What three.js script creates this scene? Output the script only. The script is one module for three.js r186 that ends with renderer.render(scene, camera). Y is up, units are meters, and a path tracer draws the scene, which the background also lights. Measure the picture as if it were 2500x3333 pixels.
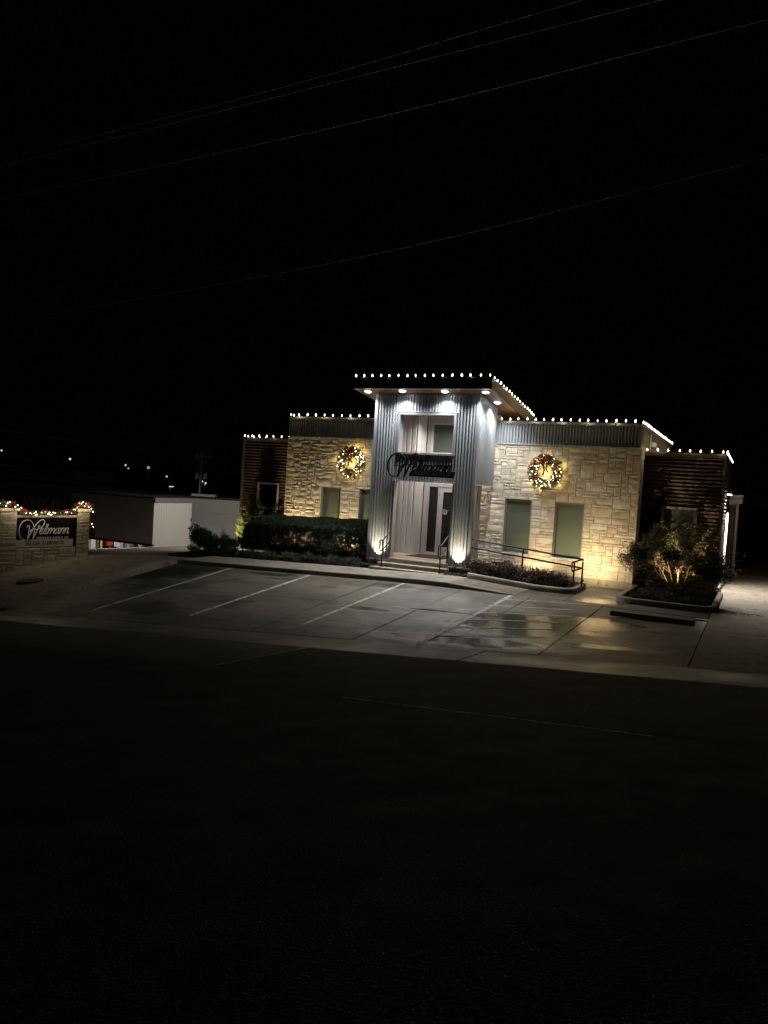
import * as THREE from 'three';
import { mergeGeometries } from 'three/addons/utils/BufferGeometryUtils.js';
import { RoundedBoxGeometry } from 'three/addons/geometries/RoundedBoxGeometry.js';
import { ImprovedNoise } from 'three/addons/math/ImprovedNoise.js';
import { FontLoader } from 'three/addons/loaders/FontLoader.js';
import { TextGeometry } from 'three/addons/geometries/TextGeometry.js';

// ---------------------------------------------------------------- camera, sky, exposure
const scene = new THREE.Scene();
const camera = new THREE.PerspectiveCamera(67.29, 0.75, 0.1, 900);
camera.position.set(0, 2.652, 24);
camera.rotation.set(-2.1415 * Math.PI / 180, 25.71 * Math.PI / 180, 3.5198 * Math.PI / 180, 'YXZ');
scene.add(camera);
const renderer = new THREE.WebGLRenderer({ antialias: true });
renderer.toneMapping = THREE.LinearToneMapping;
renderer.toneMappingExposure = 1.0;
renderer.shadowMap.enabled = true;
{
  const w = 64, h = 32, d = new Float32Array(w * h * 4);
  for (let i = 0; i < w * h; i++) d.set([0.00042, 0.00050, 0.00046, 1], i * 4);
  const sky = new THREE.DataTexture(d, w, h, THREE.RGBAFormat, THREE.FloatType);
  sky.mapping = THREE.EquirectangularReflectionMapping; sky.needsUpdate = true;
  scene.background = sky; scene.environment = sky;
}
const moon = new THREE.DirectionalLight(0xcfd8e6, 0.004);
moon.position.set(-14, 40, 30); moon.castShadow = true; moon.shadow.radius = 20;
moon.shadow.camera.left = -40; moon.shadow.camera.right = 40; moon.shadow.camera.top = 40; moon.shadow.camera.bottom = -40; moon.shadow.camera.far = 120;
scene.add(moon);

// light levels, candela
const CANOPY = 40, PORCH = 76, PIER = 24, WALLUP = 21, TREEUP = 34, PACK = 105, SIDE = 95, WREATH = 0.30, BULB_E = 8, BULB_I = 0.75;

// ---------------------------------------------------------------- helpers
let seed = 20231;
const R = () => { seed |= 0; seed = seed + 0x6D2B79F5 | 0; let t = Math.imul(seed ^ seed >>> 15, 1 | seed); t = t + Math.imul(t ^ t >>> 7, 61 | t) ^ t; return ((t ^ t >>> 14) >>> 0) / 4294967296; };
const rr = (a, b) => a + (b - a) * R();
const pick = a => a[Math.floor(R() * a.length)];
const perlin = new ImprovedNoise();
const N3 = (x, y, z) => perlin.noise(x, y, z);
const fbm = (x, y, z, o = 4) => { let s = 0, a = 0.5, f = 1; for (let i = 0; i < o; i++) { s += a * N3(x * f, y * f, z * f); f *= 2.03; a *= 0.5; } return s; };
const clamp = (x, a = 0, b = 1) => Math.min(b, Math.max(a, x));
const smooth = (a, b, x) => { const t = clamp((x - a) / (b - a)); return t * t * (3 - 2 * t); };
const lerp = (a, b, t) => a + (b - a) * t;
const V = (x, y, z) => new THREE.Vector3(x, y, z);
const used = {};
const numbered = n => { const k = used[n] = (used[n] ?? -1) + 1; return k ? `${n}_${String(k).padStart(3, '0')}` : n; };
const shadow = o => { o.castShadow = true; o.receiveShadow = true; return o; };
function thing(name, label, category, pos = [0, 0, 0], turn = 0, group) {
  const o = new THREE.Group(); o.name = numbered(name); o.position.set(...pos); o.rotation.y = turn;
  o.userData = { label, category }; if (group) o.userData.group = group; scene.add(o); return o;
}
function part(parent, name, geo, mat, label) {
  const m = shadow(new THREE.Mesh(geo, mat)); m.name = name; if (label) m.userData.label = label; parent.add(m); return m;
}
function single(name, geo, mat, label, category, group) {
  const m = shadow(new THREE.Mesh(geo, mat)); m.name = numbered(name); m.userData = { label, category }; if (group) m.userData.group = group; scene.add(m); return m;
}
function struct(name, geo, mat) { const m = shadow(new THREE.Mesh(geo, mat)); m.name = name; m.userData = { kind: 'structure' }; scene.add(m); return m; }
function boxUV(g, s = 1) {                                   // uv in metres from the dominant axis of each face
  if (g.index) g = g.toNonIndexed();
  const p = g.attributes.position, n = p.count, uv = new Float32Array(n * 2), a = V(), b = V(), c = V();
  for (let i = 0; i < n; i += 3) {
    a.fromBufferAttribute(p, i); b.fromBufferAttribute(p, i + 1); c.fromBufferAttribute(p, i + 2);
    const nn = b.clone().sub(a).cross(c.clone().sub(a)); const ax = Math.abs(nn.x), ay = Math.abs(nn.y), az = Math.abs(nn.z);
    for (let k = 0; k < 3; k++) { const q = [a, b, c][k]; const [u, v] = ay > ax && ay > az ? [q.x, q.z] : ax > az ? [q.z, q.y] : [q.x, q.y]; uv[(i + k) * 2] = u / s; uv[(i + k) * 2 + 1] = v / s; }
  }
  g.setAttribute('uv', new THREE.BufferAttribute(uv, 2)); return g;
}
const merge = list => { const gs = list.map(g => { g = g.index ? g.toNonIndexed() : g; for (const k of Object.keys(g.attributes)) if (!['position', 'normal', 'uv'].includes(k)) g.deleteAttribute(k); return g; }); return mergeGeometries(gs); };
const box = (x0, x1, y0, y1, z0, z1) => { const g = new THREE.BoxGeometry(x1 - x0, y1 - y0, z1 - z0); g.translate((x0 + x1) / 2, (y0 + y1) / 2, (z0 + z1) / 2); return boxUV(g); };
const rbox = (x0, x1, y0, y1, z0, z1, r = 0.01, s = 2) => { const g = new RoundedBoxGeometry(x1 - x0, y1 - y0, z1 - z0, s, r); g.translate((x0 + x1) / 2, (y0 + y1) / 2, (z0 + z1) / 2); return boxUV(g); };
const tube = (pts, r, seg = 6, n = pts.length * 6, curved = true) => { const c = curved ? new THREE.CatmullRomCurve3(pts.map(p => V(...p))) : poly(pts); return new THREE.TubeGeometry(c, n, r, seg, false); };
function poly(pts) { const c = new THREE.CurvePath(); for (let i = 1; i < pts.length; i++) c.add(new THREE.LineCurve3(V(...pts[i - 1]), V(...pts[i]))); return c; }
function rod(a, b, r, seg = 8, r2 = r) { const A = V(...a), B = V(...b), L = A.distanceTo(B); const g = new THREE.CylinderGeometry(r2, r, L, seg); g.translate(0, L / 2, 0); g.applyQuaternion(new THREE.Quaternion().setFromUnitVectors(V(0, 1, 0), B.clone().sub(A).normalize())); g.translate(...a); return g; }
function raw(pos, uv, idx, smoothN = true) {
  let g = new THREE.BufferGeometry(); g.setAttribute('position', new THREE.Float32BufferAttribute(pos, 3)); if (uv) g.setAttribute('uv', new THREE.Float32BufferAttribute(uv, 2));
  if (idx) g.setIndex(idx); if (!smoothN && idx) g = g.toNonIndexed(); g.computeVertexNormals(); return g;
}
// sheet over a rectangle of x,z following height f, with sides; uv from world x,z
function patch(x0, x1, z0, z1, f, nx, nz, uvf = (x, z) => [x, z], skirt = 0.12) {
  const pos = [], uv = [], idx = [];
  for (let j = 0; j <= nz; j++) for (let i = 0; i <= nx; i++) { const x = lerp(x0, x1, i / nx), z = lerp(z0, z1, j / nz); pos.push(x, f(x, z), z); uv.push(...uvf(x, z)); }
  const id = (i, j) => j * (nx + 1) + i;
  for (let j = 0; j < nz; j++) for (let i = 0; i < nx; i++) idx.push(id(i, j), id(i, j + 1), id(i + 1, j), id(i + 1, j), id(i, j + 1), id(i + 1, j + 1));
  const top = raw(pos, uv, idx); if (!skirt) return top;
  const ring = []; for (let i = 0; i <= nx; i++) ring.push(id(i, nz)); for (let j = nz - 1; j >= 0; j--) ring.push(id(nx, j)); for (let i = nx - 1; i >= 0; i--) ring.push(id(i, 0)); for (let j = 1; j <= nz; j++) ring.push(id(0, j));
  const sp = [], su = [], si = [];
  ring.forEach((k, n) => { const x = pos[k * 3], y = pos[k * 3 + 1], z = pos[k * 3 + 2]; sp.push(x, y, z, x, y - skirt, z); su.push(uv[k * 2], uv[k * 2 + 1], uv[k * 2] + .003, uv[k * 2 + 1] + .003); if (n) { const a = (n - 1) * 2, b = n * 2; si.push(a, a + 1, b, b, a + 1, b + 1); } });
  return merge([top, raw(sp, su, si, false)]);
}

// ---------------------------------------------------------------- procedural textures
function tex(w, h, fn, srgb = true, rx = 1, ry = 1) {
  const d = new Uint8Array(w * h * 4);
  for (let y = 0; y < h; y++) for (let x = 0; x < w; x++) { const c = fn(x / w, y / h, x, y); const i = (y * w + x) * 4; for (let k = 0; k < 3; k++) d[i + k] = clamp((c.length ? c[k] : c), 0, 1) * 255; d[i + 3] = 255; }
  const t = new THREE.DataTexture(d, w, h); t.wrapS = t.wrapT = THREE.RepeatWrapping; t.magFilter = THREE.LinearFilter; t.minFilter = THREE.LinearMipmapLinearFilter; t.generateMipmaps = true;
  t.repeat.set(rx, ry); if (srgb) t.colorSpace = THREE.SRGBColorSpace; t.needsUpdate = true; return t;
}
// tileable noise: sums of lattice values that wrap
const lat = new Float32Array(65536); for (let i = 0; i < 65536; i++) lat[i] = R();
function vn(u, v, p, q, s = 0) { u = (u % 1 + 1) % 1 * p; v = (v % 1 + 1) % 1 * q; const i = Math.floor(u), j = Math.floor(v); let a = u - i, b = v - j; a = a * a * (3 - 2 * a); b = b * b * (3 - 2 * b); const L = (x, y) => lat[(((y % q) * 517 + (x % p) * 31 + s * 7919) % 65536 + 65536) % 65536]; return lerp(lerp(L(i, j), L(i + 1, j), a), lerp(L(i, j + 1), L(i + 1, j + 1), a), b); }
const tfbm = (u, v, p, q, o = 4, s = 0) => { let t = 0, a = 0.5, n = 0; for (let k = 0; k < o; k++) { t += a * vn(u, v, p << k, q << k, s + k); n += a; a *= 0.55; } return t / n; };
const grainT = tex(512, 512, (u, v) => tfbm(u, v, 24, 24, 4, 3), false);
const stoneBump = tex(512, 512, (u, v) => 0.6 * tfbm(u, v, 10, 14, 5, 5) + 0.4 * Math.abs(2 * tfbm(u, v, 14, 9, 4, 9) - 1), false);
const stoneCol = tex(512, 512, (u, v) => { const a = tfbm(u, v, 7, 9, 5, 21), b = tfbm(u, v, 40, 40, 3, 24), t = 0.80 + 0.28 * (a - .5) + 0.14 * (b - .5); return [t, t * 0.985, t * 0.95]; });
const concCol = tex(1024, 1024, (u, v) => { const a = tfbm(u, v, 5, 5, 5, 31), b = tfbm(u, v, 90, 90, 3, 33), c = tfbm(u, v, 17, 17, 3, 36); const t = 0.62 + 0.20 * (a - .5) + 0.14 * (b - .5) - 0.16 * smooth(.62, .8, c); return [t, t * 0.97, t * 0.91]; });
const aspCol = tex(1024, 1024, (u, v) => { const a = tfbm(u, v, 6, 6, 4, 41), b = vn(u, v, 256, 256, 43), c = vn(u, v, 160, 160, 47); const t = 0.31 + 0.24 * (a - .5) + 0.12 * (b - .5) + (c > .9 ? .18 : 0); return [t, t * 0.99, t * 0.95]; });
const aspBump = tex(1024, 1024, (u, v) => 0.6 * vn(u, v, 256, 256, 43) + 0.4 * vn(u, v, 128, 128, 44), false);
const rustCol = tex(1024, 1024, (u, v) => { const a = tfbm(u, v, 8, 3, 5, 51), b = tfbm(u, v, 60, 20, 4, 53), c = tfbm(u, v, 16, 2, 3, 57); const t = clamp(.5 + 1.2 * (a - .5) + .7 * (b - .5)); return [lerp(.20, .46, t) + .08 * (c - .5), lerp(.14, .33, t) + .05 * (c - .5), lerp(.11, .26, t)]; });
const woodCol = tex(512, 512, (u, v) => { const g = tfbm(u, v, 60, 2, 4, 61), k = tfbm(u, v, 6, 3, 3, 63); const t = .55 + .5 * (g - .5) + .3 * (k - .5); return [lerp(.26, .52, t), lerp(.19, .385, t), lerp(.13, .28, t)]; });
const barkCol = tex(256, 256, (u, v) => { const g = tfbm(u, v, 24, 4, 4, 71); return [.25 + .35 * g, .2 + .3 * g, .15 + .24 * g]; });

// ---------------------------------------------------------------- materials
const S = (o) => new THREE.MeshStandardMaterial(o);
const lin = (r, g, b) => new THREE.Color().setRGB(r, g, b);
const dbl = THREE.DoubleSide;
const rep = (t, x, y = x) => { const c = t.clone(); c.repeat.set(x, y); c.needsUpdate = true; return c; };
const M = {
  clad: S({ color: lin(.33, .35, .365), metalness: .55, roughness: .42, side: dbl, bumpMap: rep(grainT, .7), bumpScale: .0004 }),
  cladIn: S({ color: lin(.42, .408, .395), metalness: .25, roughness: .5, side: dbl }),
  trim: S({ color: lin(.24, .25, .26), metalness: .45, roughness: .42 }),
  trimLight: S({ color: lin(.54, .54, .53), metalness: .4, roughness: .4 }),
  rust: S({ map: rep(rustCol, .4, .4), color: lin(.47, .50, .54), metalness: .15, roughness: .55, side: dbl }),
  rustTrim: S({ color: lin(.12, .095, .075), metalness: .3, roughness: .5 }),
  fascia: S({ color: lin(.055, .05, .045), metalness: .35, roughness: .42 }),
  bronze: S({ color: lin(.24, .20, .15), metalness: .35, roughness: .42, side: dbl }),
  wood: [0, 1, 2, 3].map(i => S({ map: rep(woodCol, 4, .4), color: lin(...[[1, .95, .9], [.8, .76, .74], [.9, .82, .74], [.7, .68, .66]][i]), roughness: .5 })),
  mortar: S({ color: lin(.24, .21, .175), roughness: .95 }),
  stone: [[.82, .76, .66], [.75, .68, .57], [.88, .82, .73], [.76, .66, .53], [.70, .65, .58]].map(c => S({ map: rep(stoneCol, .7), color: lin(...c), roughness: .9, bumpMap: rep(stoneBump, 1.6), bumpScale: .008 })),
  conc: S({ map: rep(concCol, .25), color: lin(.80, .745, .66), roughness: .82, bumpMap: rep(grainT, 1.2), bumpScale: .002 }),
  kerb: S({ map: rep(concCol, .4), color: lin(.86, .80, .70), roughness: .85, bumpMap: rep(grainT, 2), bumpScale: .003, side: dbl }),
  asphalt: new THREE.MeshPhysicalMaterial({ map: rep(aspCol, .5), roughness: .9, specularIntensity: .55, bumpMap: rep(aspBump, .5), bumpScale: .016 }),
  soil: S({ color: lin(.022, .019, .016), roughness: 1, bumpMap: rep(aspBump, 1), bumpScale: .03 }),
  chip: S({ color: lin(.030, .026, .022), roughness: .8 }),
  black: S({ color: lin(.005, .005, .005), roughness: .55, metalness: 0 }),
  signBlack: new THREE.MeshPhysicalMaterial({ color: lin(.004, .004, .0045), roughness: .8, specularIntensity: .25 }),
  paint: S({ color: lin(.62, .61, .57), roughness: .75, bumpMap: rep(grainT, 3), bumpScale: .002 }),
  white: S({ color: lin(.72, .72, .70), roughness: .5 }),
  glass: new THREE.MeshPhysicalMaterial({ color: lin(.92, .96, .93), roughness: .03, transmission: 1, thickness: 0, ior: 1.5 }),
  darkGlass: new THREE.MeshPhysicalMaterial({ color: lin(.006, .008, .008), roughness: .04, metalness: 0, ior: 1.5 }),
  shade: S({ color: lin(.175, .178, .150), roughness: .9 }),
  leaf: S({ vertexColors: true, color: 0xffffff, roughness: .55, side: dbl }),
  bark: S({ map: rep(barkCol, 3, 1), color: lin(.34, .30, .25), roughness: .9 }),
  red: S({ color: lin(.17, .010, .010), roughness: .35, side: dbl }),
  redBall: S({ color: lin(.35, .01, .012), roughness: .12, metalness: .3 }),
  navyBall: S({ color: lin(.02, .03, .045), roughness: .1, metalness: .5 }),
  twig: S({ color: lin(.30, .12, .05), roughness: .7, side: dbl }),
  wire: S({ color: lin(.02, .02, .02), roughness: .6 }),
  cable: S({ color: lin(.34, .34, .34), roughness: .5, metalness: .2 }),
  bulbDim: S({ color: lin(.9, .85, .7), emissive: lin(1, .80, .52), emissiveIntensity: BULB_E * .45, roughness: .3 }),
  bulb: S({ color: lin(.9, .85, .7), emissive: lin(1, .84, .58), emissiveIntensity: BULB_E, roughness: .3 }),
  fairy: S({ color: lin(.9, .8, .6), emissive: lin(1, .78, .46), emissiveIntensity: 9, roughness: .3 }),
  ledCool: S({ color: 0xffffff, emissive: lin(.90, .96, 1), emissiveIntensity: 14 }),
  ledWarm: S({ color: 0xffffff, emissive: lin(1, .80, .5), emissiveIntensity: 10 }),
  mat: S({ color: lin(.013, .013, .014), roughness: 1, bumpMap: rep(aspBump, 2), bumpScale: .006 }),
  tan: S({ map: rep(concCol, .3), color: lin(1.0, .84, .72), roughness: .85 }),
};
function spot(at, to, I, angle, color, pen = 0.6, radius = 1.5) {
  const l = new THREE.SpotLight(color, I, 0, angle, pen, 2); l.position.set(...at); l.target.position.set(...to); l.castShadow = true; l.shadow.radius = radius; scene.add(l, l.target); return l;
}
function point(at, I, color, radius = 1) { const l = new THREE.PointLight(color, I, 0, 2); l.position.set(...at); l.castShadow = true; l.shadow.radius = radius; scene.add(l); return l; }
const COOL = lin(.96, .98, 1), WARM = lin(1, .77, .43), PIERC = lin(1, .86, .62), NEUT = lin(1, .93, .84), PINK = lin(1, .92, .86);

// ---------------------------------------------------------------- ground
const Yk = x => -.33 - .033 * Math.max(0, -9 - x);
const Yg = x => -.205 + .073 * clamp(x, -70, 14);
function gy(x, z) {
  const t = clamp((z - 2.5) / 7.1); let y = lerp(Yk(Math.max(x, -70)), Yg(x), t);
  if (z > 9.6) y += .075 * (Math.min(z, 26) - 9.6);
  if (x < -24) y -= .08 * Math.min(-24 - x, 9) * smooth(9, 3, z);
  if (z < -1 && x < -18) y += .02 * Math.max(z + 1, -22);
  return y;
}
{ // terrain sheet under everything, to the horizon
  const xs = [], zs = []; for (let x = -420; x <= 200; x += (x < -60 || x > 40) ? 20 : 2) xs.push(x); for (let z = -420; z <= 60; z += (z < -40) ? 20 : 2) zs.push(z);
  const f = (x, z) => { const d = Math.hypot(x, z - 24); return gy(x, z) - .30 + (d > 70 ? (x < -30 ? 1 : .3) * 5.5 * smooth(80, 190, d) * (1 + .5 * fbm(x * .012, z * .012, 3)) : 0); };
  const pos = [], uv = [], idx = []; for (const z of zs) for (const x of xs) { pos.push(x, f(x, z), z); uv.push(x, z); }
  const w = xs.length; for (let j = 0; j < zs.length - 1; j++) for (let i = 0; i < w - 1; i++) { const a = j * w + i; idx.push(a, a + w, a + 1, a + 1, a + w, a + w + 1); }
  struct('terrain', raw(pos, uv, idx), S({ color: lin(.03, .028, .022), roughness: 1 }));
  globalThis.landY = f;
}
// the lot: one map for all its slabs
const LX0 = -20.5, LX1 = 6.5, LZ0 = -3.5, LZ1 = 11.6;
const luv = (x, z) => [(x - LX0) / (LX1 - LX0), (z - LZ0) / (LZ1 - LZ0)];
function wet(x, z) {                                          // how much of a water film lies here
  const n = fbm(x * .35, z * .9, 7.3, 4), m = fbm(x * 1.3 + 5, z * 3.2, 2.1, 3);
  const reg = (cx, cz, rx, rz) => 1 - Math.hypot((x - cx) / rx, (z - cz) / rz);
  let w = Math.max(reg(-4.6, 6.2, 2.5, 2.9), reg(-5.4, 8.6, 3.2, .75) * 1.3, reg(-2.7, 8.1, 1.7, .32) * 1.2, reg(-8.9, 6.35, 1.3, .35), reg(-7.2, 5.75, 1.4, .16), reg(-3.8, 1.6, 1.1, 1.4) * .9, reg(-3.3, 5.3, 1.5, 1.6), reg(-10.0, 3.2, 1.6, .8) * .6, reg(-1.0, 2.9, .5, .25));
  return smooth(-.04, .46, w * .6 + n * .42 + m * .16 - .06);
}
function stain(x, z) {                                        // old damp and oil marks
  let s = smooth(.12, .34, fbm(x * .55 + 3, z * .8, 1.7, 4) + .07) * .62;
  for (const [cx, cz, rx, rz, k] of [[-18.0, 4.0, 1.6, 1.1, 1], [-17.2, 3.0, 1.2, .6, .8], [-14.0, 2.95, .9, .22, .9], [-13.6, 3.5, .3, .12, .9], [-13.1, 3.45, .25, .1, .8], [-14.6, 4.1, .25, .1, .6], [-11.3, 4.0, .3, .14, .7], [-10.6, 3.1, .9, .5, .6], [-3.0, 7.0, 1.2, 1.0, .35]]) {
    const d = Math.hypot((x - cx) / rx, (z - cz) / rz) + .7 * fbm(x * 1.8, z * 2.4, cx, 3); s = Math.max(s, k * smooth(1.05, .8, d));
  }
  return clamp(s);
}
const LW = 2048, LH = 1152; const wetCache = new Float32Array(LW * LH);
const lotCol = tex(LW, LH, (u, v, px, py) => {
  const x = lerp(LX0, LX1, u), z = lerp(LZ0, LZ1, v); const w = wetCache[py * LW + px] = wet(x, z), s = stain(x, z);
  const a = fbm(x * .5, z * .5, 11, 4), b = vn(u * 27, v * 15, 96, 96, 8), c = tfbm(u * 4, v * 4, 64, 36, 4, 12), st = fbm(x * .3, z * 4, 21, 3);
  let t = .385 + .15 * a + .09 * (b - .5) + .10 * (c - .5) + .06 * st; t *= 1 - .58 * s; t *= 1 - .26 * w; t *= 1 + .42 * smooth(.01, .10, w) * smooth(.34, .14, w);
  return [t, t * lerp(.95, .945, s), t * lerp(.83, .80, s)];
});
const lotRough = tex(LW, LH, (u, v, px, py) => { const w = wetCache[py * LW + px], c = tfbm(u * 4, v * 4, 64, 36, 3, 14), x = lerp(LX0, LX1, u), z = lerp(LZ0, LZ1, v); const dry = .62 + .22 * (c - .5) - .20 * smooth(-.05, .3, fbm(x * .4 + 9, z * .6, 4.4, 3)); return lerp(dry, .09 + .06 * c, w); }, false);
const lotBump = tex(LW, LH, (u, v, px, py) => { const w = wetCache[py * LW + px]; return .5 + (.5 * (tfbm(u * 8, v * 8, 80, 45, 3, 15) - .5)) * (1 - .93 * w); }, false);
M.lot = S({ map: lotCol, roughnessMap: lotRough, roughness: 1, bumpMap: lotBump, bumpScale: .006 });
const slabs = (name, xs, zs, mat, uvf, lift = 0, res = .5, gap = .012) => {
  const g = new THREE.Group(); g.name = name; g.userData = { kind: 'structure' }; scene.add(g);
  for (let i = 0; i < xs.length - 1; i++) for (let j = 0; j < zs.length - 1; j++) {
    const dy = rr(-.004, .004) + lift, x0 = xs[i] + gap, x1 = xs[i + 1] - gap, z0 = zs[j] + gap, z1 = zs[j + 1] - gap;
    part(g, 'slab', patch(x0, x1, z0, z1, (x, z) => gy(x, z) + dy, Math.max(1, Math.round((x1 - x0) / res)), Math.max(1, Math.round((z1 - z0) / res)), uvf), mat);
  }
  return g;
};
slabs('parking_lot', [-18.35, -14.9, -10.25, -7.6, -5.55, -3.55, -.88], [2.56, 5.75, 9.42], M.lot, luv);
slabs('entry_pavement', [-4.68, -3.3], [-2.2, .9, 2.3], M.lot, luv); slabs('ramp_landing', [-6.0, -4.68], [.72, 2.3], M.lot, luv);
slabs('gutter_strip', [-26, -18.35, -13, -7.6, -4.6, .5, 6], [9.42, 11.1], M.lot, (x, z) => luv(clamp(x, -20, 6), z));
slabs('side_driveway', [-.88, 2.2, 6.2], [-14, -9, -4.5, 0, 4.6, 9.42], M.conc, (x, z) => [x, z]);
slabs('side_driveway_far', [-.88, 2.2, 6.2, 10], [-30, -20, -14], M.conc, (x, z) => [x, z], 0, 2);
slabs('sloping_driveway', [-36, -30, -24, -18.9], [-14, -8, -3, 2.88, 6.0, 9.42], M.conc, (x, z) => [x, z], 0, 1);
M.darkApron = S({ map: rep(aspCol, .5), color: lin(.62, .62, .62), roughness: .8, bumpMap: rep(aspBump, .5), bumpScale: .003 });  // apron surface, darker and smoother than the rest of the street
slabs('street_apron', [-30, -18.5, -7.6], [11.1, 14.2], M.darkApron, (x, z) => [x, z], 0, 1);
slabs('driveway_gutter', [-6.0, -3.3], [2.3, 2.56], M.lot, luv);
{ // asphalt street with a patched seam, cracks and a worn edge line
  const crackAt = x => 15.4 + .10 * fbm(x * 1.1, 0, 5, 3), f = (x, z) => gy(x, z) - .006 + (z < 15.4 ? .012 : 0) * smooth(15.4, 15.2, z);
  struct('street', mergeGeometries([patch(-7.6, 40, 11.1, 26, f, 60, 24, (x, z) => [x, z], 0), patch(-70, -7.6, 14.2, 26, f, 60, 20, (x, z) => [x, z], 0), patch(-70, -30, 11.1, 14.2, f, 20, 4, (x, z) => [x, z], 0), patch(-70, 40, 26, 45, f, 20, 6, (x, z) => [x, z], 0)]), M.asphalt);
  const strip = (pts, w, lift, mat, name) => { const pos = [], uv = [], idx = []; pts.forEach(([x, z], i) => { const [ax, az] = pts[Math.max(0, i - 1)], [bx, bz] = pts[Math.min(pts.length - 1, i + 1)]; const l = Math.hypot(bx - ax, bz - az), nx = -(bz - az) / l, nz = (bx - ax) / l, ww = w * (R() < .22 ? .12 : rr(.3, 1)); for (const s of [-1, 1]) { const X = x + nx * ww * s, Z = z + nz * ww * s; pos.push(X, f(X, Z) + lift, Z); uv.push(X, Z); } if (i) { const a = (i - 1) * 2; idx.push(a, a + 2, a + 1, a + 1, a + 2, a + 3); } }); return struct(name, raw(pos, uv, idx), mat); };
  const line = (x0, z0, x1, z1, n, j) => { const o = []; for (let i = 0; i <= n; i++) { const t = i / n; o.push([lerp(x0, x1, t) + rr(-j, j), lerp(z0, z1, t) + rr(-j, j)]); } return o; };
  const crackM = S({ color: lin(.006, .006, .006), roughness: 1, side: dbl }), edgeM = S({ color: lin(.58, .56, .52), roughness: .9, side: dbl });
  strip(line(-6.2, 15.32, 1.2, 15.46, 120, .02), .022, .004, crackM, 'street_crack');
  strip(line(-4.6, 15.40, -.8, 15.52, 70, .012), .045, .005, edgeM, 'street_seam');
  strip(line(-1.73, 11.85, -1.62, 15.4, 40, .035), .016, .004, crackM, 'street_crack_001');
  strip(line(-7.4, 14.6, -5.0, 15.35, 30, .03), .014, .004, crackM, 'street_crack_002');
  strip(line(-4.2, 11.3, -4.75, 12.9, 24, .03), .010, .004, crackM, 'street_crack_003');
  strip(line(-7.55, 14.2, -7.66, 11.15, 30, .012), .035, .006, edgeM, 'apron_edge');
}
// painted bay lines and the hatched aisle, worn
function paintLine(x0, z0, x1, z1, w, name = 'bay_line') {
  const n = Math.ceil(Math.hypot(x1 - x0, z1 - z0) / .06), pos = [], uv = [], idx = [], l = Math.hypot(x1 - x0, z1 - z0), nx = -(z1 - z0) / l, nz = (x1 - x0) / l;
  for (let i = 0; i <= n; i++) { const t = i / n, x = lerp(x0, x1, t), z = lerp(z0, z1, t); for (const s of [-1, 1]) { const e = w / 2 * (1 + .16 * N3(x * 9, z * 9, s * 5 + 2)) * s, X = x + nx * e, Z = z + nz * e; pos.push(X, gy(X, Z) + .0085, Z); uv.push(X, Z); } if (i) { const a = (i - 1) * 2; idx.push(a, a + 1, a + 2, a + 2, a + 1, a + 3); } }
  const m = struct(numbered(name), raw(pos, uv, idx), M.paintWorn); return m;
}
M.paintWorn = S({ map: tex(512, 512, (u, v) => { const t = .80 + .30 * (tfbm(u, v, 40, 40, 4, 81) - .5) - .26 * smooth(.55, .75, tfbm(u, v, 9, 9, 4, 85)); return [t, t * .985, t * .95]; }, true, .6, .6), roughness: .7, side: dbl });
for (const [x, z0, z1] of [[-15.95, 2.66, 8.7], [-12.8, 2.62, 8.5], [-9.45, 2.64, 8.45], [-6.1, 2.64, 9.36]]) paintLine(x, z0, x + .02, z1, x === -6.1 ? .13 : .11);
for (const z of [3.3, 4.38, 5.42, 6.42, 7.4, 8.4]) paintLine(-6.02, z, -3.9, z - .72, .10, 'aisle_hatch');

// kerbs: rounded profile swept along a path
function kerb(name, pts, h = .15, w = .16, yf = gy, sink = .12) {
  const prof = [[-w, -sink], [-w, h - .03], [-w + .012, h - .01], [-w + .03, h], [-.045, h], [-.018, h - .012], [-.004, h - .035], [.01, h - .09], [.02, -sink]];
  const pos = [], uv = [], idx = [], n = prof.length;
  pts.forEach(([x, z, hs = 1], i) => {
    const [ax, az] = pts[Math.max(0, i - 1)], [bx, bz] = pts[Math.min(pts.length - 1, i + 1)]; const l = Math.hypot(bx - ax, bz - az) || 1, nx = -(bz - az) / l, nz = (bx - ax) / l;
    prof.forEach(([a, b], k) => { const X = x + nx * a, Z = z + nz * a; pos.push(X, yf(x, z) + (b > 0 ? b * hs : b), Z); uv.push(x + z + a, b + a); });
    if (i) for (let k = 0; k < n - 1; k++) { const p = (i - 1) * n + k, q = i * n + k; idx.push(p, q, p + 1, p + 1, q, q + 1); }
  });
  const cap = (i) => { const b = i * n; for (let k = 1; k < n - 1; k++) idx.push(b, b + k, b + k + 1); }; cap(0); cap(pts.length - 1);
  return struct(name, raw(pos, uv, idx, true), M.kerb);
}
const seg = (x0, z0, x1, z1, n) => { const o = []; for (let i = 0; i <= n; i++) o.push([lerp(x0, x1, i / n), lerp(z0, z1, i / n)]); return o; };
const arc = (cx, cz, r, a0, a1, n) => { const o = []; for (let i = 0; i <= n; i++) { const a = lerp(a0, a1, i / n); o.push([cx + r * Math.cos(a), cz + r * Math.sin(a)]); } return o; };

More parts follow.
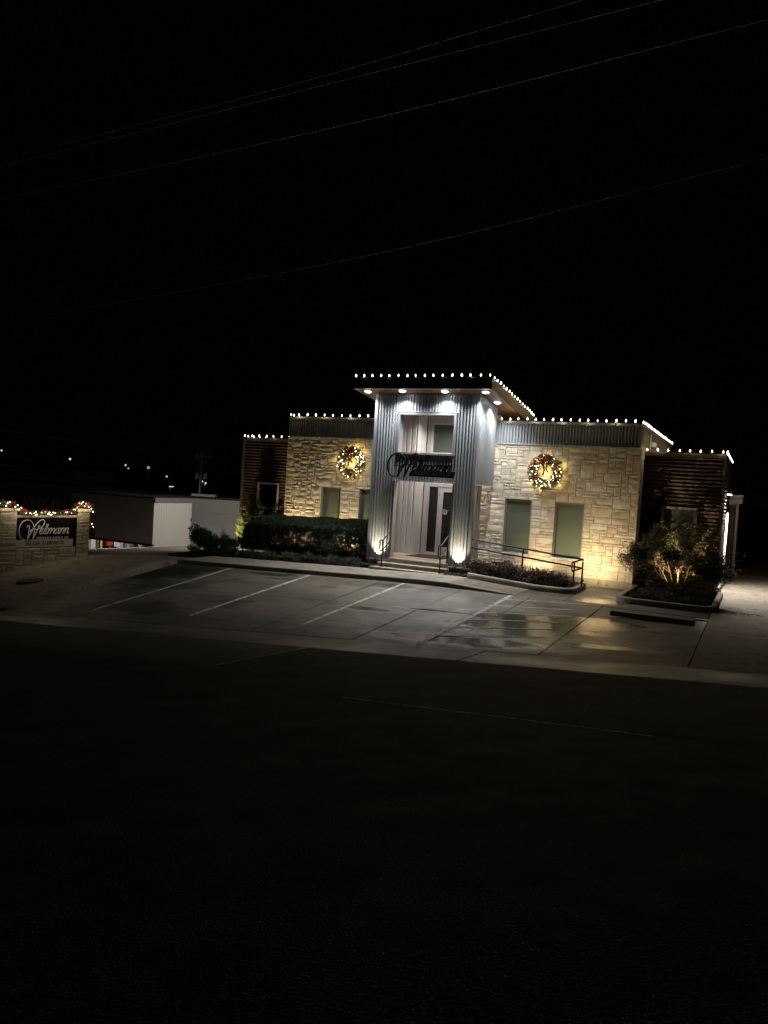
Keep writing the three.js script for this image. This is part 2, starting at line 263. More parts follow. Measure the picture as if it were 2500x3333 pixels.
// pavement in front of the entry
const swY = x => Yk(x) + .14;
const SWR = (x) => x < -8.05 ? swY(x) : lerp(swY(-8.05), Yk(-6) + .008, clamp((x + 8.05) / 2.1));
{
  const g = new THREE.Group(); g.name = 'pavement'; g.userData = { kind: 'structure' }; scene.add(g);
  const xs = [-18.35, -16.3, -14.25, -11.9, -9.9, -8.07]; 
  for (let i = 0; i < xs.length - 1; i++) { const a = xs[i] + .007, b = xs[i + 1] - .007, dz = i === 0 ? 0 : 0; part(g, 'slab', patch(a, b, .52, 2.36, (x) => swY(x), 4, 3, (x, z) => [x, z], .12), M.conc); }
  // steps down from the porch, and their footing
  part(g, 'step_footing', box(-11.65, -8.95, -.30, -.186, .30, .74), M.conc);
  // grooved ramp
  const pos = [], uv = [], idx = []; let n = 0; const N = 46;
  for (let i = 0; i < N; i++) for (const [t, d] of [[0, 0], [.55, 0], [.66, -.014], [.9, -.014]]) { const x = lerp(-8.05, -6.0, (i + t) / N); for (const z of [.92, 2.44]) { pos.push(x, SWR(x) + d, z); uv.push(x, z); } n++; }
  for (let k = 0; k < n - 1; k++) idx.push(k * 2, k * 2 + 1, k * 2 + 2, k * 2 + 2, k * 2 + 1, k * 2 + 3);
  part(g, 'grooved_ramp', raw(pos, uv, idx, false), M.kerb);
}
kerb('pavement_kerb', [...seg(-18.4, 2.5, -8.05, 2.5, 30), ...seg(-8.0, 2.5, -6.0, 2.5, 12).map(([x, z]) => [x, z, clamp((SWR(x) - Yk(x)) / .14, .06, 1)])], .142, .16);
kerb('bed_kerb', [...seg(-8.06, .9, -5.15, .9, 14), ...arc(-5.15, .45, .45, Math.PI / 2, 0, 8), ...seg(-4.7, .4, -4.7, -.75, 6)], .165, .17, (x) => x < -6 ? SWR(x) : -.33);
kerb('driveway_kerb', [...seg(-18.7, 9.2, -18.7, 2.7, 14).map(([x, z]) => [x, z, clamp((9.2 - z) / 3, .12, 1)])], .13, .2);
kerb('planter_kerb', [...seg(-3.28, -2.6, -3.28, .8, 8), ...arc(-2.85, .85, .43, Math.PI, Math.PI / 2, 8), ...seg(-2.8, 1.28, -1.35, 1.28, 8), ...arc(-1.35, .85, .43, Math.PI / 2, 0, 8), ...seg(-.92, .8, -.90, -2.7, 8)].reverse(), .17, .17);
struct('planter_gutter', patch(-3.3, -.9, 1.30, 2.548, (x, z) => gy(x, z) + .004, 8, 4, luv, .1), M.lot);
// beds of dark mulch
struct('hedge_bed', patch(-20.6, -12.1, -2.9, .50, (x, z) => swY(x) - .03 + .05 * fbm(x * 2, z * 2, 1), 60, 26), M.soil);
struct('flower_bed', patch(-8.34, -4.9, -2.0, .74, (x, z) => lerp(-.14, -.27, clamp((x + 8.3) / 3.4)) + .03 * fbm(x * 2, z * 2, 4), 30, 22), M.soil);
struct('entry_bed_left', patch(-12.1, -11.55, -.1, .5, (x, z) => -.20 + .03 * fbm(x * 3, z * 3, 4), 6, 6), M.soil);
struct('entry_bed_right', patch(-9.0, -8.30, -.1, .74, (x, z) => -.19 + .03 * fbm(x * 3, z * 3, 4), 6, 6), M.soil);
struct('planter_bed', patch(-3.15, -1.05, -2.9, 1.15, (x, z) => -.20 + .04 * fbm(x * 2, z * 2, 4), 20, 30), M.soil);
function scatter(name, geo, mat, spots, parent = scene) {
  const m = new THREE.InstancedMesh(geo, mat, spots.length), q = new THREE.Quaternion(), e = new THREE.Euler(), mm = new THREE.Matrix4();
  spots.forEach(([x, y, z, s, flat], i) => { e.set(flat ? rr(-.4, .4) : rr(0, 6.3), rr(0, 6.3), flat ? rr(-.4, .4) : rr(0, 6.3)); q.setFromEuler(e); mm.compose(V(x, y, z), q, V(s * rr(.6, 1.4), s * rr(.6, 1), s * rr(.6, 1.4))); m.setMatrixAt(i, mm); });
  m.name = name; m.userData = { kind: 'stuff' }; shadow(m); parent.add(m); return m;
}
{
  const g = new THREE.BoxGeometry(1, .25, .45), sp = [];
  for (let i = 0; i < 2600; i++) { const x = rr(-20.4, -12.2), z = rr(-.5, .46); sp.push([x, swY(x) - .012, z, rr(.03, .07)]); }
  for (let i = 0; i < 1500; i++) { const x = rr(-8.3, -4.95), z = rr(-.2, .7); sp.push([x, lerp(-.14, -.27, clamp((x + 8.3) / 3.4)) + .012, z, rr(.03, .07)]); }
  for (let i = 0; i < 300; i++) sp.push([rr(-12.05, -11.6), -.185, rr(0, .48), rr(.03, .07)]);
  for (let i = 0; i < 360; i++) sp.push([rr(-8.98, -8.32), -.175, rr(0, .7), rr(.03, .07)]);
  for (let i = 0; i < 900; i++) sp.push([rr(-3.1, -1.1), -.18, rr(-1.2, 1.1), rr(.03, .07)]);
  const m = scatter('mulch', g, M.chip, sp); m.userData = { kind: 'stuff', label: 'dark bark mulch on the planting beds', category: 'mulch' };
}

// ---------------------------------------------------------------- office building
const B = thing('office_building', 'modern office building with metal entry tower, pale stone walls and rusted metal wings', 'building');
// ribbed sheet in the x,y plane, ribs out along +z; top may slope with u
function ribs(w, h, { a = .052, s = .012, r = .030, d = .038, top } = {}) {
  const P = a + 2 * s + r, pts = []; for (let u = 0; u < w - 1e-6; u += P) for (const [t, e] of [[0, 0], [a, 0], [a + s, d], [a + s + r, d], [P - .0001, 0]]) if (u + t <= w) pts.push([u + t, e]); pts.push([w, 0]);
  const pos = [], uv = [], idx = []; pts.forEach(([u, e]) => { pos.push(u, 0, e, u, top ? top(u) : h, e); uv.push(u, 0, u, h); });
  for (let k = 0; k < pts.length - 1; k++) idx.push(k * 2, k * 2 + 2, k * 2 + 1, k * 2 + 1, k * 2 + 2, k * 2 + 3); return raw(pos, uv, idx, false);
}
function waves(w, h, d = .020, P = .122) {                     // horizontal corrugated sheet
  const pos = [], uv = [], idx = [], n = Math.round(h / P * 8); for (let k = 0; k <= n; k++) { const y = h * k / n, c = Math.sin(y / P * 2 * Math.PI), e = d * Math.sign(c) * Math.pow(Math.abs(c), .7); for (const x of [0, w]) { pos.push(x, y, e); uv.push(x, y); } if (k) { const p = (k - 1) * 2; idx.push(p, p + 1, p + 2, p + 2, p + 1, p + 3); } }
  return raw(pos, uv, idx);
}
const place = (g, x, y, z, turn = 0) => { g.rotateY(turn); g.translate(x, y, z); return g; };
const TX0 = -12.13, TX1 = -8.33, OX0 = -11.22, OX1 = -9.11, TOP = 5.75, SL = .134;
const soff = z => TOP + SL * z;
// tower front
{
  const t = .10;                                              // corner trim width
  part(B, 'tower_cladding', place(ribs(OX0 - TX0 - t, TOP), TX0 + t, .02, -.038), M.clad);
  part(B, 'tower_cladding', place(ribs(TX1 - OX1 - t, TOP), OX1, .02, -.038), M.clad);
  part(B, 'tower_cladding', place(ribs(OX1 - OX0 - .004, TOP - 5.10), OX0 + .002, 5.10, -.038), M.clad);
  part(B, 'tower_cladding', place(ribs(OX1 - OX0 - .004, .92), OX0 + .002, 2.79, -.038), M.clad);
  part(B, 'corner_trim', box(TX0 - .004, TX0 + t, .02, TOP - .006, -.10, .008), M.trim);
  part(B, 'corner_trim', box(TX1 - t, TX1 + .004, .02, TOP - .006, -.10, .008), M.trim);
  part(B, 'base_flashing', box(TX0 - .01, OX0, -.02, .018, -.05, .03), M.trimLight);
  part(B, 'base_flashing', box(OX1, TX1 + .01, -.02, .018, -.05, .03), M.trimLight);
  part(B, 'pier_core', box(TX0 + .012, OX0 - .004, -.4, TOP - .02, -.28, -.040), M.cladIn);
  part(B, 'pier_core', box(OX1 + .004, TX1 - .012, -.4, TOP - .02, -.28, -.040), M.cladIn);
  part(B, 'lintel_core', box(OX0 - .003, OX1 + .003, 5.06, TOP - .02, -.278, -.045), M.cladIn);
  part(B, 'lintel_core', box(OX0 - .003, OX1 + .003, 2.80, 3.74, -.278, -.045), M.cladIn);
  part(B, 'opening_trim', box(OX0 - .05, OX1 + .05, 2.77, 2.795, -.29, .035), M.trimLight);
  const f = part(B, 'tower_opening_frame', box(OX0 - .02, OX1 + .02, 5.04, 5.125, -.30, .03), M.trim);
  part(f, 'jamb', box(OX0 - .018, OX0 + .065, 3.752, 5.038, -.29, .026), M.trim);
  part(f, 'jamb', box(OX1 - .065, OX1 + .018, 3.752, 5.038, -.29, .026), M.trim);
  part(f, 'sill', box(OX0 - .02, OX1 + .02, 3.69, 3.750, -.30, .04), M.trim);
  part(f, 'drip_edge', box(OX0 - .03, OX1 + .03, 5.127, 5.137, -.05, .045), M.trimLight);
  // sides
  const side = ribs(1.86, 3, { top: u => soff(-.11 - u) - 2.80 - .01 });
  part(B, 'tower_side_cladding', place(side, TX1 - .028, 2.80, -.11, Math.PI / 2), M.clad);
  part(B, 'side_trim', box(TX1 - .03, TX1 + .006, 2.76, 2.798, -2.0, -.10), M.trimLight);
  part(B, 'corner_trim', box(TX1 - .02, TX1 + .008, .02, TOP - .02, -.107, -.012), M.trim);
  part(B, 'pier_side_panel', place(ribs(.95, 2.62, { a: .10, s: .012, r: .09, d: .02 }), TX1 - .09, .14, -.11, Math.PI / 2), M.cladIn);
  part(B, 'base_flashing', box(TX1 - .12, TX1 - .01, .10, .135, -1.08, -.11), M.trimLight);
  part(B, 'footing', box(TX1 - .12, TX1 - .02, -.4, .098, -1.09, -.29), M.conc);
  part(B, 'tower_side_cladding', place(ribs(1.86, 3, { top: u => soff(-1.97 + u) - .02 }), TX0 + .028, .02, -1.97, -Math.PI / 2), M.clad);
  part(B, 'tower_side_lining', box(TX0 + .03, TX0 + .12, -.2, 5.42, -2.0, -.285), M.cladIn);
  part(B, 'tower_side_lining', box(TX1 - .14, TX1 - .035, 2.81, 5.42, -1.98, -.285), M.cladIn);
  part(B, 'tower_side_lining', box(TX1 - .22, TX1 - .125, -.2, 2.755, -1.07, -.285), M.cladIn);
  // porch walls
  part(B, 'porch_wall', place(ribs(.72, 5.2, { a: .06, s: .012, r: .12, d: .03 }), -12.01, .10, -2.03), M.cladIn);
  part(B, 'porch_wall', place(ribs(.78, 5.2, { a: .05, s: .012, r: .05, d: .025 }), -11.31, .10, -2.0, Math.PI / 2), M.cladIn);
  part(B, 'porch_wall', merge([box(-11.30, -8.5, 2.74, 3.86, -2.95, -2.84), box(-11.30, -8.5, 5.02, 5.35, -2.95, -2.84), box(-11.30, -11.13, .10, 2.74, -2.95, -2.84), box(-11.30, -11.12, 3.86, 5.02, -2.95, -2.84), box(-9.55, -8.5, .10, 2.74, -2.95, -2.84), box(-9.7, -8.5, 3.86, 5.02, -2.95, -2.84)]), M.cladIn);
  part(B, 'porch_cladding', place(ribs(2.6, .26, { a: .05, s: .012, r: .05, d: .02 }), -11.22, 5.06, -2.835), M.cladIn);
  part(B, 'porch_floor', box(-12.0, -8.22, -.2, .10, -2.9, -.02), M.tan);
  part(B, 'porch_back', box(-12.0, -11.32, -.2, 5.4, -2.3, -2.06), M.cladIn);
  // upper window over the door
  const uw = part(B, 'window', merge([box(-11.12, -9.72, 4.955, 5.018, -2.90, -2.825), box(-11.12, -9.72, 3.862, 3.92, -2.90, -2.825), box(-11.12, -11.06, 3.921, 4.954, -2.90, -2.825), box(-9.78, -9.72, 3.921, 4.954, -2.90, -2.825)]), M.trimLight);
  part(uw, 'pane', box(-11.058, -9.782, 3.922, 4.953, -2.88, -2.87), M.glass);
  part(uw, 'blind', box(-11.10, -9.74, 3.88, 5.0, -2.93, -2.915), S({ color: lin(.05, .05, .045), roughness: .9 }));
  // entry door and its sidelight
  const fr = [0.52, .50, .48];
  const fm = S({ color: lin(.40, .375, .36), roughness: .45, metalness: .3 });
  const d = part(B, 'entry_door', merge([box(-11.13, -11.07, .10, 2.735, -2.90, -2.80), box(-11.068, -9.57, 2.64, 2.735, -2.90, -2.80), box(-10.71, -10.66, .10, 2.638, -2.90, -2.80), box(-9.62, -9.552, .10, 2.638, -2.90, -2.80), box(-11.068, -10.712, .10, .18, -2.90, -2.80)]), fm);
  part(d, 'sidelight_pane', box(-11.067, -10.713, .182, 2.638, -2.86, -2.85), M.darkGlass);
  part(d, 'door_leaf', merge([box(-10.655, -10.51, .12, 2.63, -2.88, -2.82), box(-9.77, -9.625, .12, 2.63, -2.88, -2.82), box(-10.508, -9.772, 2.46, 2.63, -2.88, -2.82), box(-10.508, -9.772, .12, .40, -2.88, -2.82)]), fm);
  part(d, 'door_pane', box(-10.508, -9.772, .402, 2.458, -2.855, -2.845), M.darkGlass);
  part(d, 'pull_handle', merge([rod([-9.86, .95, -2.78], [-9.86, 1.45, -2.78], .014), rod([-9.86, .98, -2.845], [-9.86, .98, -2.78], .01), rod([-9.86, 1.42, -2.845], [-9.86, 1.42, -2.78], .01)]), M.black);
  for (let i = 0; i < 3; i++) part(d, 'hinge', box(-10.668, -10.645, .5 + i * .9, .62 + i * .9, -2.815, -2.795), M.trim);
  // emblem on the door glass: an arched swash with a small stem
  part(d, 'door_emblem', merge([tube([[-10.46, 1.62, -2.838], [-10.47, 1.74, -2.838], [-10.43, 1.82, -2.838], [-10.38, 1.82, -2.838], [-10.355, 1.75, -2.838], [-10.36, 1.62, -2.838]], .007), tube([[-10.42, 1.62, -2.838], [-10.42, 1.76, -2.838], [-10.40, 1.62, -2.838]], .005), tube([[-10.36, 1.62, -2.838], [-10.31, 1.74, -2.838], [-10.27, 1.80, -2.838]], .006)]), M.white);
  // steps
  const st = part(B, 'porch_steps', rbox(-11.24, -9.09, -.05, .102, -.018, .10, .012), M.conc);
  part(st, 'step_tread', rbox(-11.52, -9.0, -.185, -.048, .06, .40, .012), M.conc);
}
// roof over the tower: fascias, plank soffit, deck
{
  const RX0 = -12.62, RX1 = -7.74, RZ0 = -4.6, RZ1 = .72;
  const quad = (a, b, c, d) => raw([...a, ...b, ...c, ...d], [0, 0, 1, 0, 1, 1, 0, 1], [0, 1, 2, 0, 2, 3]);
  const sb = z => soff(z) + .0, st = z => soff(z) + .33;
  const n = 35, w = (RX1 - RX0 - .08) / n, ang = Math.atan(SL);
  for (let i = 0; i < n; i++) {
    const g = box(0, w - .006, 0, .02, 0, (RZ1 - RZ0 - .05)); const uvx = g.attributes.uv; for (let k = 0; k < uvx.count; k++) uvx.setX(k, uvx.getX(k) + i * .37);
    g.rotateX(-ang); g.translate(RX0 + .04 + i * w, sb(RZ0) + .002, RZ0 + .02); part(B, 'soffit_plank', g, M.wood[Math.floor(R() * 4)]);
  }
  part(B, 'roof_deck', merge([quad([RX0 + .02, sb(RZ0) + .04, RZ0], [RX1 - .02, sb(RZ0) + .04, RZ0], [RX1 - .02, sb(RZ1) + .04, RZ1 - .02], [RX0 + .02, sb(RZ1) + .04, RZ1 - .02]), quad([RX0, st(RZ0), RZ0], [RX1, st(RZ0), RZ0], [RX1, st(RZ1), RZ1], [RX0, st(RZ1), RZ1])]), S({ color: lin(.05, .05, .05), roughness: .8, side: dbl }));
  part(B, 'front_fascia', box(RX0, RX1, sb(RZ1) - .02, st(RZ1) + .01, RZ1 - .02, RZ1 + .012), M.fascia);
  part(B, 'front_fascia_edge', box(RX0 - .004, RX1 + .004, sb(RZ1) - .036, sb(RZ1) - .021, RZ1 - .10, RZ1 + .018), M.trimLight);
  for (const [x, e] of [[RX1, .016], [RX0 - .016, .016]]) {
    const pos = [x, sb(RZ0) - .02, RZ0, x, sb(RZ1) - .02, RZ1 - .022, x, st(RZ1) + .008, RZ1 - .022, x, st(RZ0) + .008, RZ0];
    const p2 = pos.map((v, i) => i % 3 === 0 ? v + e : v);
    part(B, 'side_fascia', mergeGeometries([quad(pos.slice(0, 3), pos.slice(3, 6), pos.slice(6, 9), pos.slice(9)), quad(p2.slice(0, 3), p2.slice(3, 6), p2.slice(6, 9), p2.slice(9)), quad(pos.slice(0, 3), pos.slice(3, 6), p2.slice(3, 6), p2.slice(0, 3)), quad(pos.slice(9), pos.slice(6, 9), p2.slice(6, 9), p2.slice(9))]), M.bronze);
  }
  part(B, 'tower_top_trim', box(TX0 - .01, TX1 + .01, TOP - .045, TOP - .004, -.02, .045), S({ color: lin(.24, .15, .08), roughness: .5 }));
}
// stone facing laid as random ashlar; each stone is a rough block
function stoneBlock(w, h, dep, rough) {
  const nx = Math.max(2, Math.min(5, Math.round(w / .12))), ny = Math.max(2, Math.min(3, Math.round(h / .09))), b = .012, o = rr(0, 99);
  const xs = [0, ...Array.from({ length: nx - 1 }, (_, i) => lerp(b, w - b, (i + 1) / nx)), w], ys = [0, ...Array.from({ length: ny - 1 }, (_, i) => lerp(b, h - b, (i + 1) / ny)), h];
  const P = [], T = (i, j) => P[j * (nx + 1) + i];
  for (let j = 0; j <= ny; j++) for (let i = 0; i <= nx; i++) {
    const ed = i === 0 || i === nx || j === 0 || j === ny; let x = xs[i], y = ys[j];
    if (!ed) { x += rr(-.02, .02); y += rr(-.015, .015); } else { x += rr(-.004, .004); y += rr(-.004, .004); }
    P.push([x, y, ed ? dep - rr(.004, .011) : dep + rough * (.5 + fbm(x * 5 + o, y * 6, o, 2) * 1.8 + rr(-.35, .5))]);
  }
  const pos = [], uv = [], ox = rr(0, 5), oy = rr(0, 5), tri = (a, b, c) => { for (const q of [a, b, c]) { pos.push(...q); uv.push(q[0] + ox, q[1] + oy + q[2]); } };
  for (let j = 0; j < ny; j++) for (let i = 0; i < nx; i++) { const a = T(i, j), b2 = T(i + 1, j), c = T(i + 1, j + 1), d = T(i, j + 1); if ((i + j) & 1) { tri(a, b2, c); tri(a, c, d); } else { tri(a, b2, d); tri(b2, c, d); } }
  const ring = []; for (let i = 0; i <= nx; i++) ring.push(T(i, 0)); for (let j = 1; j <= ny; j++) ring.push(T(nx, j)); for (let i = nx - 1; i >= 0; i--) ring.push(T(i, ny)); for (let j = ny - 1; j >= 0; j--) ring.push(T(0, j));
  for (let k = 0; k < ring.length - 1; k++) { const a = ring[k], c = ring[k + 1], a0 = [a[0], a[1], 0], c0 = [c[0], c[1], 0]; tri(a0, c0, c); tri(a0, c, a); }
  return raw(pos, uv);
}
const breaks = (keys, step) => { const o = [keys[0]]; for (let i = 1; i < keys.length; i++) { const n = Math.max(1, Math.round((keys[i] - keys[i - 1]) / step)); for (let k = 1; k <= n; k++) o.push(lerp(keys[i - 1], keys[i], k / n)); } return o; };
function ashlar(xs, ys, holes, wmax = 6, hw = [.42, .46, .12]) {
  const nx = xs.length - 1, ny = ys.length - 1, f = new Uint8Array(nx * ny), out = [];
  for (let j = 0; j < ny; j++) for (let i = 0; i < nx; i++) { const cx = (xs[i] + xs[i + 1]) / 2, cy = (ys[j] + ys[j + 1]) / 2; if (holes.some(h => cx > h[0] && cx < h[1] && cy > h[2] && cy < h[3])) f[j * nx + i] = 1; }
  const free = (i, j, w, h) => { if (i + w > nx || j + h > ny) return false; for (let b = j; b < j + h; b++) for (let a = i; a < i + w; a++) if (f[b * nx + a]) return false; return true; };
  for (let j = 0; j < ny; j++) for (let i = 0; i < nx; i++) {
    if (f[j * nx + i]) continue; const q = R(); let h = q < hw[0] ? 1 : q < hw[0] + hw[1] ? 2 : 3, w = Math.max(h, 2 + Math.floor(Math.pow(R(), 1.2) * (wmax - 1)));
    while (w > 1 && !free(i, j, w, 1)) w--; while (h > 1 && !free(i, j, w, h)) h--;
    if (free(i, j, w + 1, h) && (i + w + 1 === nx || f[j * nx + i + w + 1])) w++;
    for (let b = j; b < j + h; b++) for (let a = i; a < i + w; a++) f[b * nx + a] = 1; out.push([xs[i], xs[i + w], ys[j], ys[j + h]]);
  }
  return out;
}
const WZ = -2.0, WH = 4.27;                                    // face of the stone and its top
const winsR = [[-7.86, -6.92, .50, 2.35], [-6.11, -5.13, .50, 2.36]];
const winsL = [[-15.32, -14.43, .50, 2.40], [-13.6, -12.66, .50, 2.40]];
const allStones = [];
function stoneWall(x0, x1, y0, holes, keysX, ret) {
  const wl = part(B, 'stone_wall', (() => { const gs = []; let xs = [x0, ...holes.flatMap(h => [h[0], h[1]]), x1]; for (let i = 0; i < xs.length - 1; i++) { if (i % 2 === 0) gs.push(box(xs[i], xs[i + 1], -.45, WH, WZ - .28, WZ - .045)); else { const h = holes[(i - 1) / 2]; gs.push(box(xs[i], xs[i + 1], -.45, h[2], WZ - .28, WZ - .045), box(xs[i], xs[i + 1], h[3], WH, WZ - .28, WZ - .045)); } } return merge(gs); })(), M.mortar);
  const xs = breaks(keysX, .110), ys = breaks([y0, .50, 2.38, WH], .106);
  for (const [a, b, c, d] of ashlar(xs, ys, holes.map(h => [h[0], h[1], h[2] - .01, h[3] + .02]))) allStones.push({ wl, a, b, c, d, ar: (b - a) * (d - c) });
  return wl;
}
const wallR = stoneWall(-8.95, -3.44, -.10, winsR, [-8.95, -7.86, -6.92, -6.11, -5.13, -3.44]);
const wallL = stoneWall(-16.97, -12.2, .62, winsL, [-16.97, -15.32, -14.43, -13.6, -12.66, -12.2]);
{ // return of the stone at its free end
  const ys = breaks([-.10, WH], .2); for (let j = 0; j < ys.length - 1; j++) for (const [z0, z1] of (j & 1 ? [[-2.8, -2.42], [-2.42, -2.0]] : [[-2.8, -2.56], [-2.56, -2.0]])) allStones.push({ wl: wallR, ret: 1, a: z0, b: z1, c: ys[j], d: ys[j + 1], ar: .001 });
  part(wallR, 'return_wall', box(-3.70, -3.49, -.45, WH, -2.82, -2.29), M.mortar);
}
{
  allStones.sort((p, q) => q.ar - p.ar);
  const rest = new Map();
  allStones.forEach((s, k) => {
    const g = stoneBlock(s.b - s.a - .013, s.d - s.c - .013, .045, rr(.002, .010));
    if (s.ret) { g.translate(-(s.b - s.a), 0, 0); g.rotateY(Math.PI / 2); g.translate(-3.47, s.c + .006, s.a); } else g.translate(s.a + .0065, s.c + .0065, WZ - .045);
    const ci = Math.floor(R() * 5);
    if (k < 296) part(s.wl, 'stone', g, M.stone[ci]); else { const key = s.wl; if (!rest.has(key)) rest.set(key, []); rest.get(key).push(g); }
  });
  for (const [wl, list] of rest) { const m = part(wl, 'small_stone', mergeGeometries(list), M.stone[1]); m.userData = { kind: 'stuff' }; }
}
part(B, 'foundation', box(-8.95, -3.42, -.5, -.104, -2.30, -1.985), M.conc);
// window units in the stone
function windowUnit([x0, x1, y0, y1], z, mat = M.trim, shadeM = M.shade, rec = .10) {
  const w = part(B, 'window', merge([box(x0, x0 + .05, y0, y1, z - rec - .06, z - rec + .03), box(x1 - .05, x1, y0, y1, z - rec - .06, z - rec + .03), box(x0 + .051, x1 - .051, y1 - .05, y1, z - rec - .06, z - rec + .03), box(x0 + .051, x1 - .051, y0, y0 + .05, z - rec - .06, z - rec + .03)]), mat);
  part(w, 'pane', box(x0 + .05, x1 - .05, y0 + .05, y1 - .05, z - rec - .02, z - rec - .012), M.glass);
  part(w, 'roller_shade', box(x0 + .04, x1 - .04, y0 + .04, y1 - .04, z - rec - .056, z - rec - .045), shadeM);
  part(w, 'sill', rbox(x0 - .01, x1 + .01, y0 - .035, y0 + .002, z - rec - .02, z + .025, .006), M.trimLight);
  return w;
}
for (const h of [...winsR, ...winsL]) windowUnit(h, WZ);
// metal parapets
for (const [x0, x1] of [[-8.33, -3.49], [-16.93, -12.13]]) {
  part(B, 'parapet_cladding', place(ribs(x1 - x0 - .08, .70), x0 + .04, WH + .03, WZ - .035), M.clad);
  part(B, 'parapet_cap', box(x0 - .01, x1 + .012, 4.985, 5.075, WZ - .28, WZ + .02), M.trim);
  part(B, 'parapet_core', box(x0 + .01, x1 - .012, WH + .002, 4.984, WZ - .27, WZ - .04), M.cladIn);
  part(B, 'drip_flashing', box(x0, x1, WH + .003, WH + .028, WZ - .04, WZ + .035), M.trimLight);
  part(B, 'parapet_corner', box(x0 - .008, x0 + .05, WH + .03, 4.983, WZ - .04, WZ + .004), M.trim);
  part(B, 'parapet_corner', box(x1 - .05, x1 + .008, WH + .03, 4.983, WZ - .04, WZ + .004), M.trim);
}
part(B, 'parapet_return', place(ribs(9.4, .70, { a: .08, r: .05, d: .02 }), -3.50, WH + .03, -2.05, Math.PI / 2), M.bronze);
part(B, 'flood_box', merge([rbox(-3.47, -3.30, 4.50, 4.66, -4.85, -4.55, .015), rod([-3.47, 4.4, -4.3], [-3.47, 4.9, -4.3], .025, 8)]), M.white);
part(B, 'parapet_return_cap', box(-3.70, -3.468, 4.985, 5.072, -11.7, -2.285), M.trim);
part(B, 'parapet_return_core', box(-3.72, -3.51, 4.0, 4.984, -11.7, -2.30), M.cladIn);
part(B, 'main_block', merge([box(-16.9, -8.4, -.4, 4.2, -11.6, -3.0), box(-8.4, -3.75, -.4, 4.2, -11.6, -2.30), box(-16.9, -12.1, -.4, 4.2, -3.0, -2.31)]), M.cladIn);
// rusted wings
{
  const RZ = -2.80;
  const wing = (x0, x1, win, y0) => {
    const [wx0, wx1, wy0, wy1] = win; const H = 4.10, mk = (a, b, c, d) => { const g = waves(b - a, d - c); const p = g.attributes.uv; for (let k = 0; k < p.count; k++) p.setXY(k, p.getX(k) + a, p.getY(k) + c); g.translate(a, c, RZ); return g; };
    const snap = y => y0 + Math.round((y - y0) / .122) * .122; const a = snap(wy0), b = snap(wy1);
    part(B, 'rust_cladding', merge([mk(x0, x1, b, H), mk(x0, wx0, a, b), mk(wx1, x1, a, b), mk(x0, x1, y0, a)]), M.rust);
    part(B, 'wing_core', merge([box(x0 + .01, wx0, y0 - .2, H, -7, RZ - .10), box(wx1, x1 - .03, y0 - .2, H, -7, RZ - .10), box(wx0, wx1, y0 - .2, wy0, -7, RZ - .10), box(wx0, wx1, wy1, H, -7, RZ - .10)]), M.rustTrim);
    part(B, 'wing_cap', box(x0 - .01, x1 + .012, H, H + .13, -7.02, RZ + .045), M.rustTrim);
    part(B, 'window_surround', merge([box(wx0 - .02, wx0 + .07, a, b, RZ - .1, RZ + .05), box(wx1 - .07, wx1 + .02, a, b, RZ - .1, RZ + .05), box(wx0 + .071, wx1 - .071, b - .08, b, RZ - .1, RZ + .05), box(wx0 + .071, wx1 - .071, a, a + .07, RZ - .1, RZ + .05)]), M.trimLight);
    const w = part(B, 'window', merge([box(wx0 + .071, wx0 + .10, a + .071, b - .081, RZ - .06, RZ + .0), box(wx1 - .10, wx1 - .071, a + .071, b - .081, RZ - .06, RZ + .0)]), M.trim);
    part(w, 'pane', box(wx0 + .10, wx1 - .10, a + .07, b - .08, RZ - .045, RZ - .037), x0 > -10 ? M.glass : M.darkGlass); if (x0 > -10) part(w, 'roller_shade', box(wx0 + .075, wx1 - .075, a + .075, b - .085, RZ - .085, RZ - .075), M.shade);
  };
  wing(-3.44, -.955, [-2.76, -1.70, 1.30, 2.42], -.22);
  wing(-19.66, -16.98, [-18.82, -17.78, 1.30, 2.44], -.30);
  part(B, 'wing_corner', box(-1.02, -.925, -.22, 4.098, RZ - .07, RZ + .04), M.rustTrim);
  part(B, 'wing_corner', box(-19.70, -19.60, -.3, 4.098, RZ - .07, RZ + .04), M.rustTrim);
  const g = waves(6.4, 4.3); place(g, -.945, -.2, RZ - .07, Math.PI / 2); part(B, 'rust_side_cladding', g, M.rust);
  part(B, 'side_footing', box(-1.0, -.86, -.45, -.06, -9.2, -2.9), M.kerb);
  const g2 = waves(6.4, 4.3); place(g2, -19.67, -.2, -9.2, -Math.PI / 2); part(B, 'rust_side_cladding', g2, M.rust);
  part(B, 'wing_core', box(-3.4, -.98, -.4, 4.1, -9.2, -7.0), M.rustTrim); part(B, 'wing_core', box(-19.62, -17, -.4, 4.1, -9.2, -7.0), M.rustTrim);
  part(B, 'downspout', rbox(-.915, -.84, -.05, 2.35, -5.75, -5.67, .01), M.white);
}

